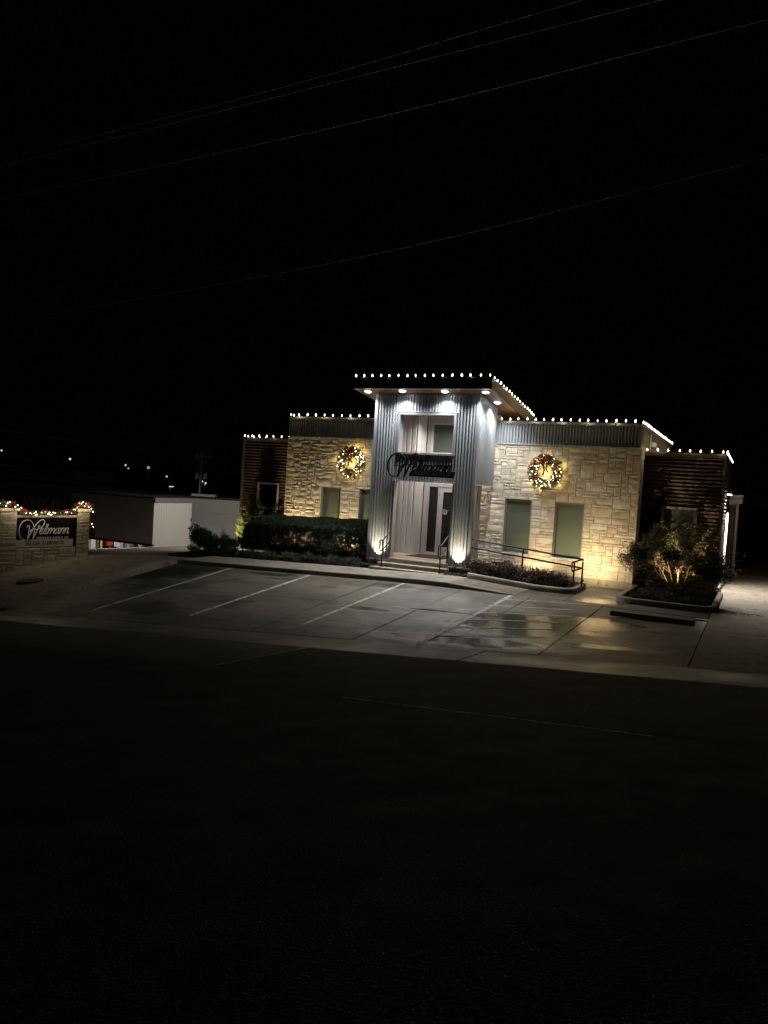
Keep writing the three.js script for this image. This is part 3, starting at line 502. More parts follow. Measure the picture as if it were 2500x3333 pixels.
// ---------------------------------------------------------------- lamps on the building
function downlight(x, z, label, I = CANOPY) {
  const y = soff(z), g = thing('recessed_downlight', label, 'light', [x, y, z], 0, 'recessed lights in the plank soffit');
  const ring = new THREE.TorusGeometry(.122, .014, 8, 24); ring.rotateX(Math.PI / 2 - Math.atan(SL)); ring.translate(0, -.006, 0); part(g, 'trim_ring', ring, M.white);
  const lens = new THREE.SphereGeometry(.115, 20, 8, 0, Math.PI * 2, Math.PI * .55, Math.PI * .45); lens.scale(1, .55, 1); lens.translate(0, .008, 0); part(g, 'lens', lens, M.ledCool);
  spot([x, y - .075, z], [x, y - 3, z], I, 1.15, COOL, .72, 4);
}
downlight(-12.31, .28, 'glowing round downlight nearest the free left corner of the tower soffit');
downlight(-10.97, .36, 'glowing round downlight above the left side of the tower opening');
downlight(-9.45, .33, 'glowing round downlight above the right side of the tower opening');
downlight(-8.07, .25, 'glowing round downlight at the front right corner of the tower soffit');
downlight(-8.07, -1.05, 'glowing round downlight beside the ribbed side wall of the tower');
{ const g = thing('porch_light', 'small ceiling light inside the porch under the tower roof', 'light', [-10.0, soff(-1.35), -1.35]); part(g, 'trim_ring', (() => { const t = new THREE.TorusGeometry(.09, .012, 6, 20); t.rotateX(Math.PI / 2); return t; })(), M.white); part(g, 'lens', (() => { const t = new THREE.CylinderGeometry(.08, .08, .015, 20); t.translate(0, -.006, 0); return t; })(), M.ledWarm); spot([-10.0, soff(-1.35) - .06, -1.35], [-10.2, 0, -1.5], PORCH, 1.2, PINK, .6, 4); }
function uplight(name, label, [x, y, z], aim, I, ang, color, group, pen = .7) {
  const g = thing(name, label, 'light', [x, y, z], 0, group); const d = V(aim[0] - x, aim[1] - y, aim[2] - z).normalize();
  const q = new THREE.Quaternion().setFromUnitVectors(V(0, 1, 0), d);
  part(g, 'spike', rod([0, -.16, 0], [0, .03, 0], .012, 6), M.black);
  const sh = new THREE.LatheGeometry([[.0, -.02], [.028, -.02], [.034, .0], [.036, .10], [.040, .115], [.034, .115], [.030, .10], [0, .098]].map(p => new THREE.Vector2(...p)), 14); sh.applyQuaternion(q); sh.translate(0, .05, 0); part(g, 'housing', sh, M.black);
  const le = new THREE.CylinderGeometry(.029, .029, .004, 14); le.translate(0, .103, 0); le.applyQuaternion(q); le.translate(0, .05, 0); part(g, 'lens', le, M.ledWarm);
  const p = V(x, y + .05, z).addScaledVector(d, .125); spot([p.x, p.y, p.z], [p.x + d.x, p.y + d.y, p.z + d.z], I, ang, color, pen, 1.2);
}
uplight('pier_uplight', 'small black spotlight shining up the left pier of the entry tower', [-11.66, -.12, .27], [-11.66, .56, -.02], PIER, .70, PIERC, 'spotlights at the tower piers', .9);
uplight('pier_uplight', 'small black spotlight shining up the right pier of the entry tower', [-8.73, -.12, .27], [-8.73, .56, -.02], PIER, .70, PIERC, 'spotlights at the tower piers', .9);
uplight('wall_uplight', 'spotlight behind the hedge lighting the stone at its left end', [-16.1, -.30, -1.60], [-16.1, .75, -2.05], WALLUP * 2.0, .98, WARM, 'spotlights at the stone walls', 1);
uplight('wall_uplight', 'spotlight behind the hedge lighting the stone between the two tall windows', [-14.02, -.26, -1.60], [-14.02, .75, -2.05], WALLUP * 1.7, .98, WARM, 'spotlights at the stone walls', 1);
uplight('wall_uplight', 'spotlight behind the ramp rail lighting the stone beside the far window', [-4.80, -.16, -.70], [-4.45, 1.0, -2.1], WALLUP * 1.05, 1.15, WARM, 'spotlights at the stone walls', 1);
uplight('wall_uplight', 'spotlight behind the red flowers lighting the stone between two windows', [-6.52, -.10, -1.1], [-6.52, .7, -2.1], WALLUP * .4, 1.15, WARM, 'spotlights at the stone walls', 1);
uplight('tree_uplight', 'spotlight shining up into the shrubby tree in the planter', [-2.16, -.06, -.50], [-2.0, 1.25, -1.35], TREEUP, .95, lin(1, .78, .40));
uplight('conifer_uplight', 'spotlight at the foot of the young conifer beside the hedge', [-18.58, -.18, -.55], [-18.5, .72, -1.5], 17, .72, lin(1, .82, .42));
{ // wall pack on the driveway side
  const g = thing('wall_pack', 'bright wall lamp on the rusted side wall above the driveway', 'light', [-.93, 3.0, -5.0]);
  part(g, 'housing', rbox(-.01, .17, .0, .10, -.12, .12, .02), M.fascia); part(g, 'lens', rbox(.02, .165, -.03, .002, -.105, .105, .012), S({ color: 0xffffff, emissive: lin(.95, .98, 1), emissiveIntensity: 14 }));
  spot([-.84, 2.93, -5.0], [.9, 0, -4.6], PACK, 1.25, NEUT, .5, 4);
}
{ // lamp on the far side wall, lighting the back drive
  const g = thing('side_wall_lamp', 'wall lamp on the hidden left side wall above the sloping drive', 'light', [-19.70, 3.1, -5.4]);
  part(g, 'housing', rbox(-.17, .01, 0, .10, -.12, .12, .02), M.fascia); part(g, 'lens', rbox(-.165, -.02, -.03, .002, -.105, .105, .012), S({ color: 0xffffff, emissive: lin(1, .97, .9), emissiveIntensity: 14 }));
  spot([-19.80, 3.03, -5.4], [-25.5, -.6, -6.4], SIDE, 1.2, NEUT, .5, 4);
}

// ---------------------------------------------------------------- strings of bulbs along the roof edges
const bulbGeo = new THREE.LatheGeometry([[0, .092], [.006, .088], [.014, .072], [.0225, .048], [.026, .030], [.023, .012], [.013, .0]].map(p => new THREE.Vector2(...p)), 10);
const sockGeo = new THREE.CylinderGeometry(.012, .014, .035, 8);
function string(label, a, b, step, lightEvery = 3, tilt = 0, I = BULB_I) {
  const A = V(...a), Bv = V(...b), L = A.distanceTo(Bv), n = Math.max(1, Math.round(L / step));
  const g = thing('light_string', label, 'string lights', a, 0, 'bulb strings along the roof edges');
  const d = Bv.clone().sub(A); part(g, 'cord', rod([0, -.012, 0], [d.x, d.y - .012, d.z], .005, 5), M.wire);
  for (let i = 0; i <= n; i++) {
    const p = d.clone().multiplyScalar(i / n), e = new THREE.Euler(rr(-.2, .2) + .02, 0, rr(-.2, .2));
    const s = part(g, 'bulb', bulbGeo, R() < .25 ? M.bulbDim : M.bulb); s.scale.setScalar(rr(.82, 1.08)); s.position.copy(p).add(V(rr(-.012, .012), .022 + rr(-.006, .006), rr(-.008, .008))); s.rotation.copy(e);
    const k = part(s, 'socket', sockGeo, M.black); k.position.y = -.015;
    if (lightEvery && i % lightEvery === 1) point([a[0] + p.x, a[1] + p.y + .055, a[2] + p.z], I * lightEvery / 3, lin(1, .80, .50));
  }
}
const rTop = z => soff(z) + .35;
string('row of warm bulbs along the front edge of the tall tower roof', [-12.58, rTop(.72), .72], [-7.80, rTop(.72), .72], .327, 3, 0, 1.3);
string('row of warm bulbs running back along the side edge of the tower roof', [-7.73, rTop(.42), .42], [-7.73, rTop(-4.5), -4.5], .33, 3, 0, 1.3);
string('row of warm bulbs on the metal parapet between tower and stone corner', [-8.16, 5.09, -1.955], [-3.70, 5.09, -1.955], .305);
string('close row of warm bulbs running back from the stone corner parapet', [-3.46, 5.09, -2.25], [-3.46, 5.09, -11.6], .305);
string('row of warm bulbs on the metal parapet above the hedge', [-16.85, 5.09, -1.955], [-12.25, 5.09, -1.955], .40);
string('row of warm bulbs on the back edge of the parapet above the hedge', [-16.9, 5.09, -2.25], [-16.9, 5.09, -4.4], .40, 0);
string('row of warm bulbs on top of the rusted wing beside the hedge', [-19.6, 4.245, -2.735], [-17.05, 4.245, -2.735], .36, 3, 0, .4);
string('short row of warm bulbs on the back edge of the rusted wing beside the hedge', [-19.66, 4.245, -3.05], [-19.66, 4.245, -5.2], .40, 0);
string('row of warm bulbs on top of the rusted wing behind the shrubby tree', [-3.34, 4.245, -2.735], [-1.06, 4.245, -2.735], .305, 3, 0, .4);
string('close row of warm bulbs on the driveway edge of the rusted wing', [-.94, 4.245, -3.0], [-.94, 4.245, -9.0], .305);

// ---------------------------------------------------------------- foliage tools
const green = [[.040, .075, .022], [.030, .060, .018], [.055, .090, .028], [.025, .050, .020]];
function leaves(spots, len, wid, cols, droop = 0) {           // folded leaves: two triangles each, vertex coloured
  const n = spots.length, pos = new Float32Array(n * 18), col = new Float32Array(n * 18); const a = V(), s = V(), u = V(), q = V();
  for (let i = 0; i < n; i++) {
    const [x, y, z, dx, dy, dz] = spots[i]; a.set(dx ?? rr(-1, 1), dy ?? rr(-.6, 1), dz ?? rr(-1, 1)).add(V(rr(-.6, .6), rr(-.6, .6) - droop, rr(-.6, .6))).normalize();
    s.set(rr(-1, 1), rr(-1, 1), rr(-1, 1)).cross(a).normalize(); const L = len * rr(.65, 1.25), W = wid * rr(.7, 1.2), c = pick(cols), k = rr(.7, 1.3);
    const P0 = [x, y, z], P1 = [x + a.x * L, y + a.y * L, z + a.z * L], m = [x + a.x * L * .5, y + a.y * L * .5, z + a.z * L * .5]; u.crossVectors(a, s).multiplyScalar(W * .35);
    const P2 = [m[0] + s.x * W + u.x, m[1] + s.y * W + u.y, m[2] + s.z * W + u.z], P3 = [m[0] - s.x * W + u.x, m[1] - s.y * W + u.y, m[2] - s.z * W + u.z];
    [...P0, ...P2, ...P1, ...P0, ...P1, ...P3].forEach((v, t) => pos[i * 18 + t] = v); for (let t = 0; t < 18; t++) col[i * 18 + t] = c[t % 3] * k;
  }
  const g = new THREE.BufferGeometry(); g.setAttribute('position', new THREE.BufferAttribute(pos, 3)); g.setAttribute('color', new THREE.BufferAttribute(col, 3)); g.computeVertexNormals(); return g;
}
function shrub(name, label, cat, [x, y, z], [rx, ry, rz], n, len, wid, cols, group, opts = {}) {
  const g = thing(name, label, cat, [x, y, z], 0, group), sp = [], cl = []; const K = opts.clumps ?? 14;
  for (let k = 0; k < K; k++) { const th = rr(0, 6.28), ph = Math.acos(rr(-.3, 1)), q = Math.pow(R(), .45) * .8; cl.push([q * Math.sin(ph) * Math.cos(th) * rx, ry * (opts.base ?? .45) + q * Math.cos(ph) * ry * .5, q * Math.sin(ph) * Math.sin(th) * rz, rr(.28, .5)]); }
  for (let i = 0; i < n; i++) { const c = pick(cl), th = rr(0, 6.28), ph = Math.acos(rr(-1, 1)), q = Math.pow(R(), .4) * c[3]; const ox = Math.sin(ph) * Math.cos(th), oy = Math.cos(ph), oz = Math.sin(ph) * Math.sin(th); const Y = c[1] + oy * q * ry * .6; sp.push([c[0] + ox * q * rx, Math.max(.03, Y), c[2] + oz * q * rz, ox * .8, oy * .8 + .3, oz * .8]); }
  part(g, 'foliage', leaves(sp, len, wid, cols), M.leaf);
  const st = []; for (let k = 0; k < 9; k++) { const c = cl[k % K]; st.push(rod([rr(-.05, .05), -.05, rr(-.05, .05)], [c[0] * .7, c[1], c[2] * .7], .012, 5, .004)); } part(g, 'stems', merge(st), M.bark).name = 'stem';
  return { g, cl, sp };
}
// clipped hedge along the left stone wall
{
  const g = thing('clipped_hedge', 'long clipped evergreen hedge below the stone wall left of the tower', 'hedge', [-14.9, -.3, -.80]);
  const sp = [], top = (x, z) => lerp(1.32, 1.40, clamp((x + 2.6) / 5.2)) + lerp(.0, .16, clamp((.65 - z) / 1.3)) * lerp(.5, 1.15, clamp((x + 2.6) / 5.2)) + .11 * fbm(x * 1.4, z * 2, 3) - .20 * smooth(.35, .70, z) - .28 * smooth(-2.2, -2.75, x);
  const x0 = -2.65, x1 = 2.62, z0 = -.52, z1 = .64; 
  const gap = (x, y) => [[-1.25, .56, .24], [.35, .58, .20], [.92, .55, .26], [2.05, .52, .24]].some(([a, b, r]) => Math.hypot(x - a - .12, y - b) < r * (1 + .5 * N3(x * 9, y * 9, 3))) && R() < .80;
  for (let i = 0; i < 92000; i++) {
    const q = R(); let x = rr(x0, x1), z = rr(z0, z1), y, d = [0, 0, 0]; const bulge = .07 * fbm(x * 2.2, 0, 9);
    const dep = Math.pow(R(), 2) * .22;
    if (q < .40) { y = top(x, z) - dep; d = [0, 1.4, .2]; } else if (q < .80) { y = rr(.10, top(x, z1)); z = z1 + bulge - dep + .04 * N3(x * 4, y * 4, 2) - .12 * smooth(.5, .1, y); d = [0, .5, 1]; } else if (q < .88) { y = rr(.1, top(x0, z)); x = x0 + dep + .05 * N3(z * 4, y * 4, 5); d = [-1, .5, 0]; } else { y = rr(.15, top(x, z)); if (y < .95 && fbm(x * 2.6, y * 2.6, z, 2) > -.02 && R() < .55) continue; }
    if (q >= .40 && q < .80 && fbm(x * 3.1 + 7, y * 3.4, 4.2, 3) > .20 && y < .95 && y > .3 && R() < .6) continue;
    if (gap(x, y)) continue;
    sp.push([x, y, z, ...d]);
  }
  for (let i = 0; i < 16000; i++) { const x = rr(x0 + .1, x1), y = rr(.12, 1.2), z = rr(-.35, .35); if (y < .85 && fbm(x * 1.5 + 3, y * 1.5, 8, 2) > .16 && R() < .75) continue; if (gap(x, y)) continue; sp.push([x, y, z]); }
  part(g, 'foliage', leaves(sp, .056, .016, [[.065, .095, .050], [.050, .075, .040], [.085, .115, .065], [.040, .060, .034]]), M.leaf);
  const st = []; for (let i = 0; i < 34; i++) { const x = rr(x0 + .1, x1 - .1), z = rr(-.3, .4); st.push(rod([x, -.05, z], [x + rr(-.25, .25), rr(.8, 1.2), z + rr(-.2, .2)], .014, 5, .005)); } part(g, 'stem', merge(st), M.bark);
}
// weeping grasses and low shrubs along the front of the hedge
function grass(label, [x, y, z], h, spread, n, cols, name = 'ornamental_grass', group = 'grasses in front of the hedge') {
  const g = thing(name, label, 'grass', [x, y, z], 0, group), pos = [], col = [];
  for (let i = 0; i < n; i++) {
    const a = rr(0, 6.28), r = spread * Math.pow(R(), .6), H = h * rr(.55, 1), c = pick(cols), k = rr(.7, 1.3), w = rr(.003, .006), bx = rr(-.06, .06), bz = rr(-.06, .06); let pl, pr;
    for (let s = 0; s <= 5; s++) { const t = s / 5, R1 = r * t * t * 1.1, Y = H * (1.7 * t - .9 * t * t * (1 + .5 * r / spread)), X = bx + Math.cos(a) * R1, Z = bz + Math.sin(a) * R1, ww = w * (1 - t * .85), L = [X - Math.sin(a) * ww, Y, Z + Math.cos(a) * ww], Q = [X + Math.sin(a) * ww, Y, Z - Math.cos(a) * ww]; if (s) { pos.push(...pl, ...pr, ...L, ...pr, ...Q, ...L); for (let q = 0; q < 6; q++) col.push(c[0] * k, c[1] * k, c[2] * k); } pl = L; pr = Q; }
  }
  const b = new THREE.BufferGeometry(); b.setAttribute('position', new THREE.Float32BufferAttribute(pos, 3)); b.setAttribute('color', new THREE.Float32BufferAttribute(col, 3)); b.computeVertexNormals(); part(g, 'blades', b, M.leaf).name = 'blade'; return g;
}
const gr = [[.07, .085, .04], [.09, .10, .05], [.05, .07, .03], [.12, .11, .06]];
const gcol = [[.050, .060, .035], [.040, .055, .028], [.070, .075, .045]];
[[-17.15, .02, .62, 'arching grass clump at the left end of the hedge front'], [-16.35, .05, .66, 'second arching grass clump from the left along the hedge'], [-15.45, .0, .6, 'third arching grass clump from the left along the hedge'], [-14.45, .08, .64, 'fourth arching grass clump from the left along the hedge'], [-13.5, .05, .6, 'fifth arching grass clump from the left along the hedge'], [-12.75, .0, .5, 'arching grass clump nearest the tower pier']].forEach(([x, z, h, l]) => grass(l, [x, swY(x) - .03, z], h, .62, 150, gr));
[[-19.5, .28, 'low leafy shrub at the far left pavement edge below the round shrub'], [-18.55, .30, 'low leafy shrub at the pavement edge before the young conifer'], [-17.65, .30, 'low leafy shrub at the pavement edge before the left hedge corner'], [-16.75, .30, 'low leafy shrub at the pavement edge under the left end of the hedge'], [-15.9, .32, 'low leafy shrub at the pavement edge below the left hedge spotlight glow'], [-15.0, .30, 'low leafy shrub at the pavement edge below the middle of the hedge'], [-14.1, .33, 'third low leafy shrub along the pavement edge counting back from the tower'], [-13.25, .30, 'second low leafy shrub along the pavement edge counting back from the tower'], [-12.5, .28, 'low leafy shrub nearest the tower along the pavement edge']].forEach(([x, z, l]) => shrub('low_shrub', l, 'shrub', [x, swY(x) - .05, z], [.42, .38, .24], 900, .055, .016, gcol, 'low shrubs along the pavement edge'));
shrub('round_shrub', 'dark rounded shrub at the left end of the planting bed', 'shrub', [-19.85, -.55, -.45], [.72, 1.05, .6], 3400, .075, .026, green, 'rounded shrubs at the bed end');
shrub('round_shrub', 'dark rounded shrub between the bed end and the young conifer', 'shrub', [-19.1, -.50, -.02], [.72, .80, .46], 3000, .07, .024, green, 'rounded shrubs at the bed end');
shrub('round_shrub', 'low dark shrub beside the left corner of the hedge', 'shrub', [-18.05, -.46, .08], [.66, .70, .38], 2700, .07, .022, green, 'rounded shrubs at the bed end');
shrub('wall_shrub', 'tall loose dark shrub against the rusted wing under its window', 'shrub', [-18.55, -.4, -2.25], [.75, 2.35, .42], 3000, .07, .022, [[.05, .055, .022], [.04, .05, .02], [.07, .06, .03]]);
shrub('wall_shrub', 'loose shrub behind the hedge at the edge of the stone', 'shrub', [-17.5, -.4, -2.3], [.55, 1.75, .35], 1500, .06, .02, [[.05, .055, .022], [.04, .05, .02], [.07, .06, .03]]);
grass('pale feathery grass clump at the left bed end before the beige wall', [-18.95, -.45, -.75], 1.45, .45, 170, [[.20, .17, .13], [.16, .14, .11], [.24, .20, .16]], 'feather_grass', null);
{ // young conifer lit from below
  const g = thing('young_conifer', 'small upright conifer lit yellow green from below beside the hedge', 'tree', [-18.5, -.35, -1.5]), sp = [], br = [];
  part(g, 'trunk', rod([0, -.05, 0], [.02, 1.65, 0], .03, 7, .006), M.bark);
  for (let i = 0; i < 120; i++) { const t = Math.pow(R(), .9), y = .35 + t * 1.35, r = (.40 * (1 - t) + .07) * rr(.6, 1.15), a = rr(0, 6.28), ex = Math.cos(a) * r, ez = Math.sin(a) * r, ey = y + r * .55; br.push(rod([.01, y, 0], [ex, ey, ez], .006, 4, .002)); for (let k = 0; k < 46; k++) { const s = rr(.2, 1.05); sp.push([ex * s + rr(-.035, .035), lerp(y, ey, s) + rr(-.03, .03), ez * s + rr(-.035, .035), ex * 2, .9, ez * 2]); } }
  part(g, 'branch', merge(br), M.bark); part(g, 'crown', leaves(sp, .05, .010, [[.17, .19, .06], [.20, .21, .065], [.13, .15, .045]]), M.leaf);
}
// flowering shrubs by the ramp
[[-7.85, .05, .52, 'pink flowering shrub nearest the tower pier'], [-7.0, .0, .56, 'second pink flowering shrub from the tower'], [-6.15, .05, .55, 'third pink flowering shrub from the tower'], [-5.4, .12, .46, 'small pink flowering shrub nearest the end of the ramp rail']].forEach(([x, z, h, l]) => {
  const { g, sp } = shrub('flowering_shrub', l, 'shrub', [x, lerp(-.14, -.27, clamp((x + 8.3) / 3.4)) - .03, z], [.64, h * 1.3, .46], 2100, .055, .019, [[.035, .045, .020], [.050, .040, .025], [.028, .036, .018]], 'pink flowering shrubs in the ramp bed', { clumps: 22, base: .30 });
  const fl = []; for (let i = 0; i < 560; i++) { const s = pick(sp); if (s[1] < h * .45 && R() < .8) continue; fl.push([s[0] * 1.06, s[1] + .02, s[2] * 1.06, s[3], s[4] + .4, s[5]]); }
  part(g, 'blossom', leaves(fl, .045, .022, [[.46, .08, .12], [.52, .16, .18], [.36, .04, .08], [.58, .28, .26]]), M.leaf);
});
// shrubby multi-stem tree in the planter
{
  const g = thing('shrubby_tree', 'wide multi-stemmed shrubby tree filling the planter before the rusted wing', 'tree', [-2.0, -.2, -1.25]), tips = [], br = [];
  const grow = (p, d, len, r, depth) => {
    const q = p.clone().addScaledVector(d, len); br.push(rod(p.toArray(), q.toArray(), r, depth > 2 ? 7 : 5, r * .68)); if (depth < 2) for (let k = 0; k < 3; k++) tips.push(p.clone().lerp(q, rr(.3, 1)));
    if (!depth) { tips.push(q); return; } const n = depth > 2 ? 3 : 3; for (let k = 0; k < n; k++) grow(q, d.clone().add(V(rr(-.85, .85), rr(-.35, .45), rr(-.75, .75))).normalize(), len * rr(.62, .86), r * .62, depth - 1);
  };
  for (const [dx, dz, l] of [[-.95, .2, .62], [.85, .25, .62], [-.35, -.1, .72], [.4, -.15, .70], [.05, .45, .66], [-.6, .5, .55], [.7, .6, .52]]) grow(V(dx * .08, -.05, dz * .08), V(dx, 1.15, dz).normalize(), l, .024, 4);
  const sp = []; const keep = p => { if (Math.abs(p.x + .1) < .25 + .25 * p.y && p.z > -.1 && p.y < 1.0) return false; const ex = p.x / 1.85, ey = (p.y - 1.25) / 1.22, ez = p.z / 1.2; return ex * ex + ey * ey + ez * ez < rr(.85, 1.15); };
  for (const t of tips) { if (!keep(t)) continue; for (let k = 0; k < 10; k++) { const p = t.clone().add(V(rr(-.12, .12), rr(-.10, .12), rr(-.12, .12))); sp.push([p.x, Math.max(p.y, .25), p.z, rr(-1, 1), rr(-.5, .9), rr(-1, 1)]); } }
  for (let i = 0; i < 5200; i++) { const a = rr(0, 6.28), q = Math.pow(R(), .5), y = rr(.15, 1.5), w = 1.0 + .85 * smooth(.1, .9, y), x = Math.cos(a) * q * w, z = Math.sin(a) * q * 1.15 + .1; if (Math.abs(x + .1) < .30 + .3 * y && z > -.25 && y < 1.15) continue; if (fbm(x * 1.6, y * 1.6, z * 1.6, 3) < -.02) continue; sp.push([x, y, z, rr(-1, 1), rr(-.5, .9), rr(-1, 1)]); }
  part(g, 'trunk', merge(br), M.bark);
  part(g, 'crown', leaves(sp, .062, .021, [[.075, .078, .030], [.060, .072, .027], [.13, .060, .024], [.10, .08, .028], [.055, .066, .028]]), M.leaf);
}
grass('narrow strap-leaved plant beside the planter spotlight', [-2.0, -.2, -.55], .55, .38, 46, [[.08, .10, .04], [.06, .08, .03]], 'strap_plant', null);
grass('dry grass tuft spilling over the planter kerb onto the driveway', [-.92, -.12, -.35], .42, .55, 260, [[.16, .14, .10], [.12, .11, .08]], 'dry_grass', null);
for (const [x, z, l] of [[-2.75, .75, 'low ground shrub at the front left corner of the planter'], [-2.0, .82, 'low ground shrub in the middle of the planter front'], [-1.35, .75, 'low ground shrub at the rounded corner of the planter']]) shrub('low_shrub', l, 'shrub', [x, -.24, z], [.42, .26, .26], 700, .05, .016, gcol, 'low shrubs at the planter front');
{ // fallen leaves
  const lg = new THREE.BufferGeometry(); lg.setAttribute('position', new THREE.Float32BufferAttribute([0, 0, -.5, .28, .06, 0, 0, 0, .5, 0, 0, -.5, 0, 0, .5, -.28, .08, 0], 3)); lg.computeVertexNormals();
  const sp = []; for (let i = 0; i < 240; i++) { const t = R(), x = lerp(-.70, .35, t) + rr(-.12, .12), z = lerp(.75, 1.0, t) + rr(-.22, .22); sp.push([x, gy(x, z) + .02 + rr(0, .04), z, rr(.03, .07), 1]); }
  for (let i = 0; i < 120; i++) { const x = rr(-.85, -.2), z = rr(-9.5, -7.2); sp.push([x, gy(x, z) + .02, z, rr(.04, .08), 1]); }
  for (let i = 0; i < 90; i++) { const x = rr(-8, 3), z = rr(1, 9.3); if (x < -.9 && z < 3) continue; sp.push([x, gy(x, z) + .016, z, rr(.02, .055), 1]); }
  for (let i = 0; i < 40; i++) { const x = rr(-17, -8), z = rr(3, 9.3); sp.push([x, gy(x, z) + .016, z, rr(.02, .05), 1]); }
  const m = scatter('fallen_leaves', lg, S({ color: lin(.12, .075, .035), roughness: .8, side: dbl }), sp); m.userData = { kind: 'stuff', label: 'dry leaves blown along the kerb and driveway', category: 'leaves' };
}

// ---------------------------------------------------------------- rails, mat, wheel stop
function stepRail(x, label) {
  const g = thing('step_handrail', label, 'handrail', [x, -.19, .5], 0, 'black handrails at the entry steps'); const r = .025;
  part(g, 'post', rod([0, 0, 0], [0, .90, 0], r), M.black); part(g, 'post', rod([0, .29, -.62], [0, 1.19, -.62], r), M.black);
  const loop = (y0, z0) => [[0, y0, z0]];
  const c = new THREE.CatmullRomCurve3([[0, .90, .0], [0, .92, .10], [0, .915, .17], [0, .88, .20], [0, .62, .20], [0, .57, .17], [0, .565, .08], [0, .57, 0], [0, .86, -.62], [0, .87, -.72], [0, .87, -.80], [0, .90, -.83], [0, 1.15, -.83], [0, 1.20, -.80], [0, 1.205, -.72], [0, 1.20, -.62]].map(p => V(...p)), true, 'catmullrom', .05);
  part(g, 'rail', new THREE.TubeGeometry(c, 120, r * .95, 8, true), M.black);
  for (const [y, z] of [[.006, 0], [.296, -.62]]) part(g, 'base_plate', (() => { const b = new THREE.CylinderGeometry(.055, .06, .014, 14); b.translate(0, y, z); return b; })(), M.black);
}
stepRail(-11.30, 'black tube handrail at the left end of the entry steps');
stepRail(-9.17, 'black tube handrail at the right end of the entry steps');
{
  const g = thing('ramp_railing', 'long black two-bar railing from the tower along the stone wall', 'railing', [-4.72, -.26, -.30]); const r = .027;
  const P = (x, y, z) => [x + 4.72, y + .26, z + .30];
  const top0 = P(-8.31, .985, -.06), top1 = P(-4.72, .655, -.30), low0 = P(-8.31, .715, -.06), low1 = P(-4.72, .385, -.30);
  part(g, 'top_rail', rod(top0, top1, r), M.black); part(g, 'lower_rail', rod(low0, low1, r), M.black);
  part(g, 'post', rod(P(-4.72, -.30, -.30), P(-4.72, .66, -.30), r), M.black);
  part(g, 'post', rod(P(-4.87, -.30, .22), P(-4.87, .60, .22), r), M.black);
  const m0 = [lerp(top0[0], top1[0], .475), 0, lerp(top0[2], top1[2], .475)]; part(g, 'post', rod([m0[0], 0.0, m0[2]], [m0[0], lerp(top0[1], top1[1], .475), m0[2]], r), M.black);
  part(g, 'return_rail', merge([rod(P(-4.72, .655, -.30), P(-4.87, .605, .22), r), rod(P(-4.72, .385, -.30), P(-4.87, .335, .22), r)]), M.black);
  part(g, 'end_loop', tube([P(-4.87, .605, .22), P(-4.90, .60, .33), P(-4.905, .56, .37), P(-4.905, .38, .37), P(-4.90, .335, .34), P(-4.87, .335, .22)], r * .95, 8, 40), M.black);
}
{ const g = thing('manhole_cover', 'dark round iron cover set in the sloping driveway beside the sign', 'manhole cover', [-21.25, gy(-21.25, 6.3) + .004, 6.3]); const iron = S({ color: lin(.03, .028, .026), roughness: .7, metalness: .4, bumpMap: rep(aspBump, 2), bumpScale: .004 }); g.rotation.z = .073; g.rotation.x = .07; part(g, 'lid', (() => { const c = new THREE.CylinderGeometry(.36, .36, .02, 28); c.translate(0, .012, 0); return c; })(), iron); part(g, 'rim', (() => { const c = new THREE.TorusGeometry(.40, .025, 6, 32); c.rotateX(Math.PI / 2); c.translate(0, .008, 0); return c; })(), iron); }
single('door_mat', rbox(-11.16, -9.75, .1035, .118, -2.5, -1.15, .004), M.mat, 'black door mat on the porch floor before the glass door', 'mat');
{ const g = new RoundedBoxGeometry(2.0, .125, .15, 3, .03); const p = g.attributes.position; for (let i = 0; i < p.count; i++) if (p.getY(i) > 0) p.setZ(i, p.getZ(i) * .72); g.computeVertexNormals(); const b = boxUV(g); b.translate(-2.12, gy(-2.1, 3.95) + .068, 3.98); single('wheel_stop', b, S({ color: lin(.26, .245, .22), roughness: .9, bumpMap: rep(grainT, 2), bumpScale: .004 }), 'dark concrete wheel stop lying in front of the planter', 'wheel stop'); }
{ // white paper scrap by the kerb
  const g = new THREE.PlaneGeometry(.34, .16, 8, 4); g.rotateX(-Math.PI / 2); const p = g.attributes.position; for (let i = 0; i < p.count; i++) p.setY(i, .03 + .022 * N3(p.getX(i) * 14, 1, p.getZ(i) * 14)); g.computeVertexNormals(); g.translate(-1.02, gy(-1, 2.9), 2.95);
  single('paper_scrap', g, S({ color: lin(.6, .6, .6), roughness: .8, side: dbl }), 'crumpled white paper scrap on the pavement by the planter kerb', 'litter');
  const g2 = new THREE.PlaneGeometry(.62, .13, 12, 4); g2.rotateX(-Math.PI / 2); const p2 = g2.attributes.position; for (let i = 0; i < p2.count; i++) p2.setY(i, .03 + .026 * N3(p2.getX(i) * 11, 6, p2.getZ(i) * 14)); g2.computeVertexNormals(); g2.translate(-4.72, gy(-4.7, 9.0), 9.02);
  single('paper_scrap', g2, S({ color: lin(.45, .45, .45), roughness: .7, side: dbl }), 'long pale flattened scrap lying at the gutter edge of the wet bay', 'litter');
}

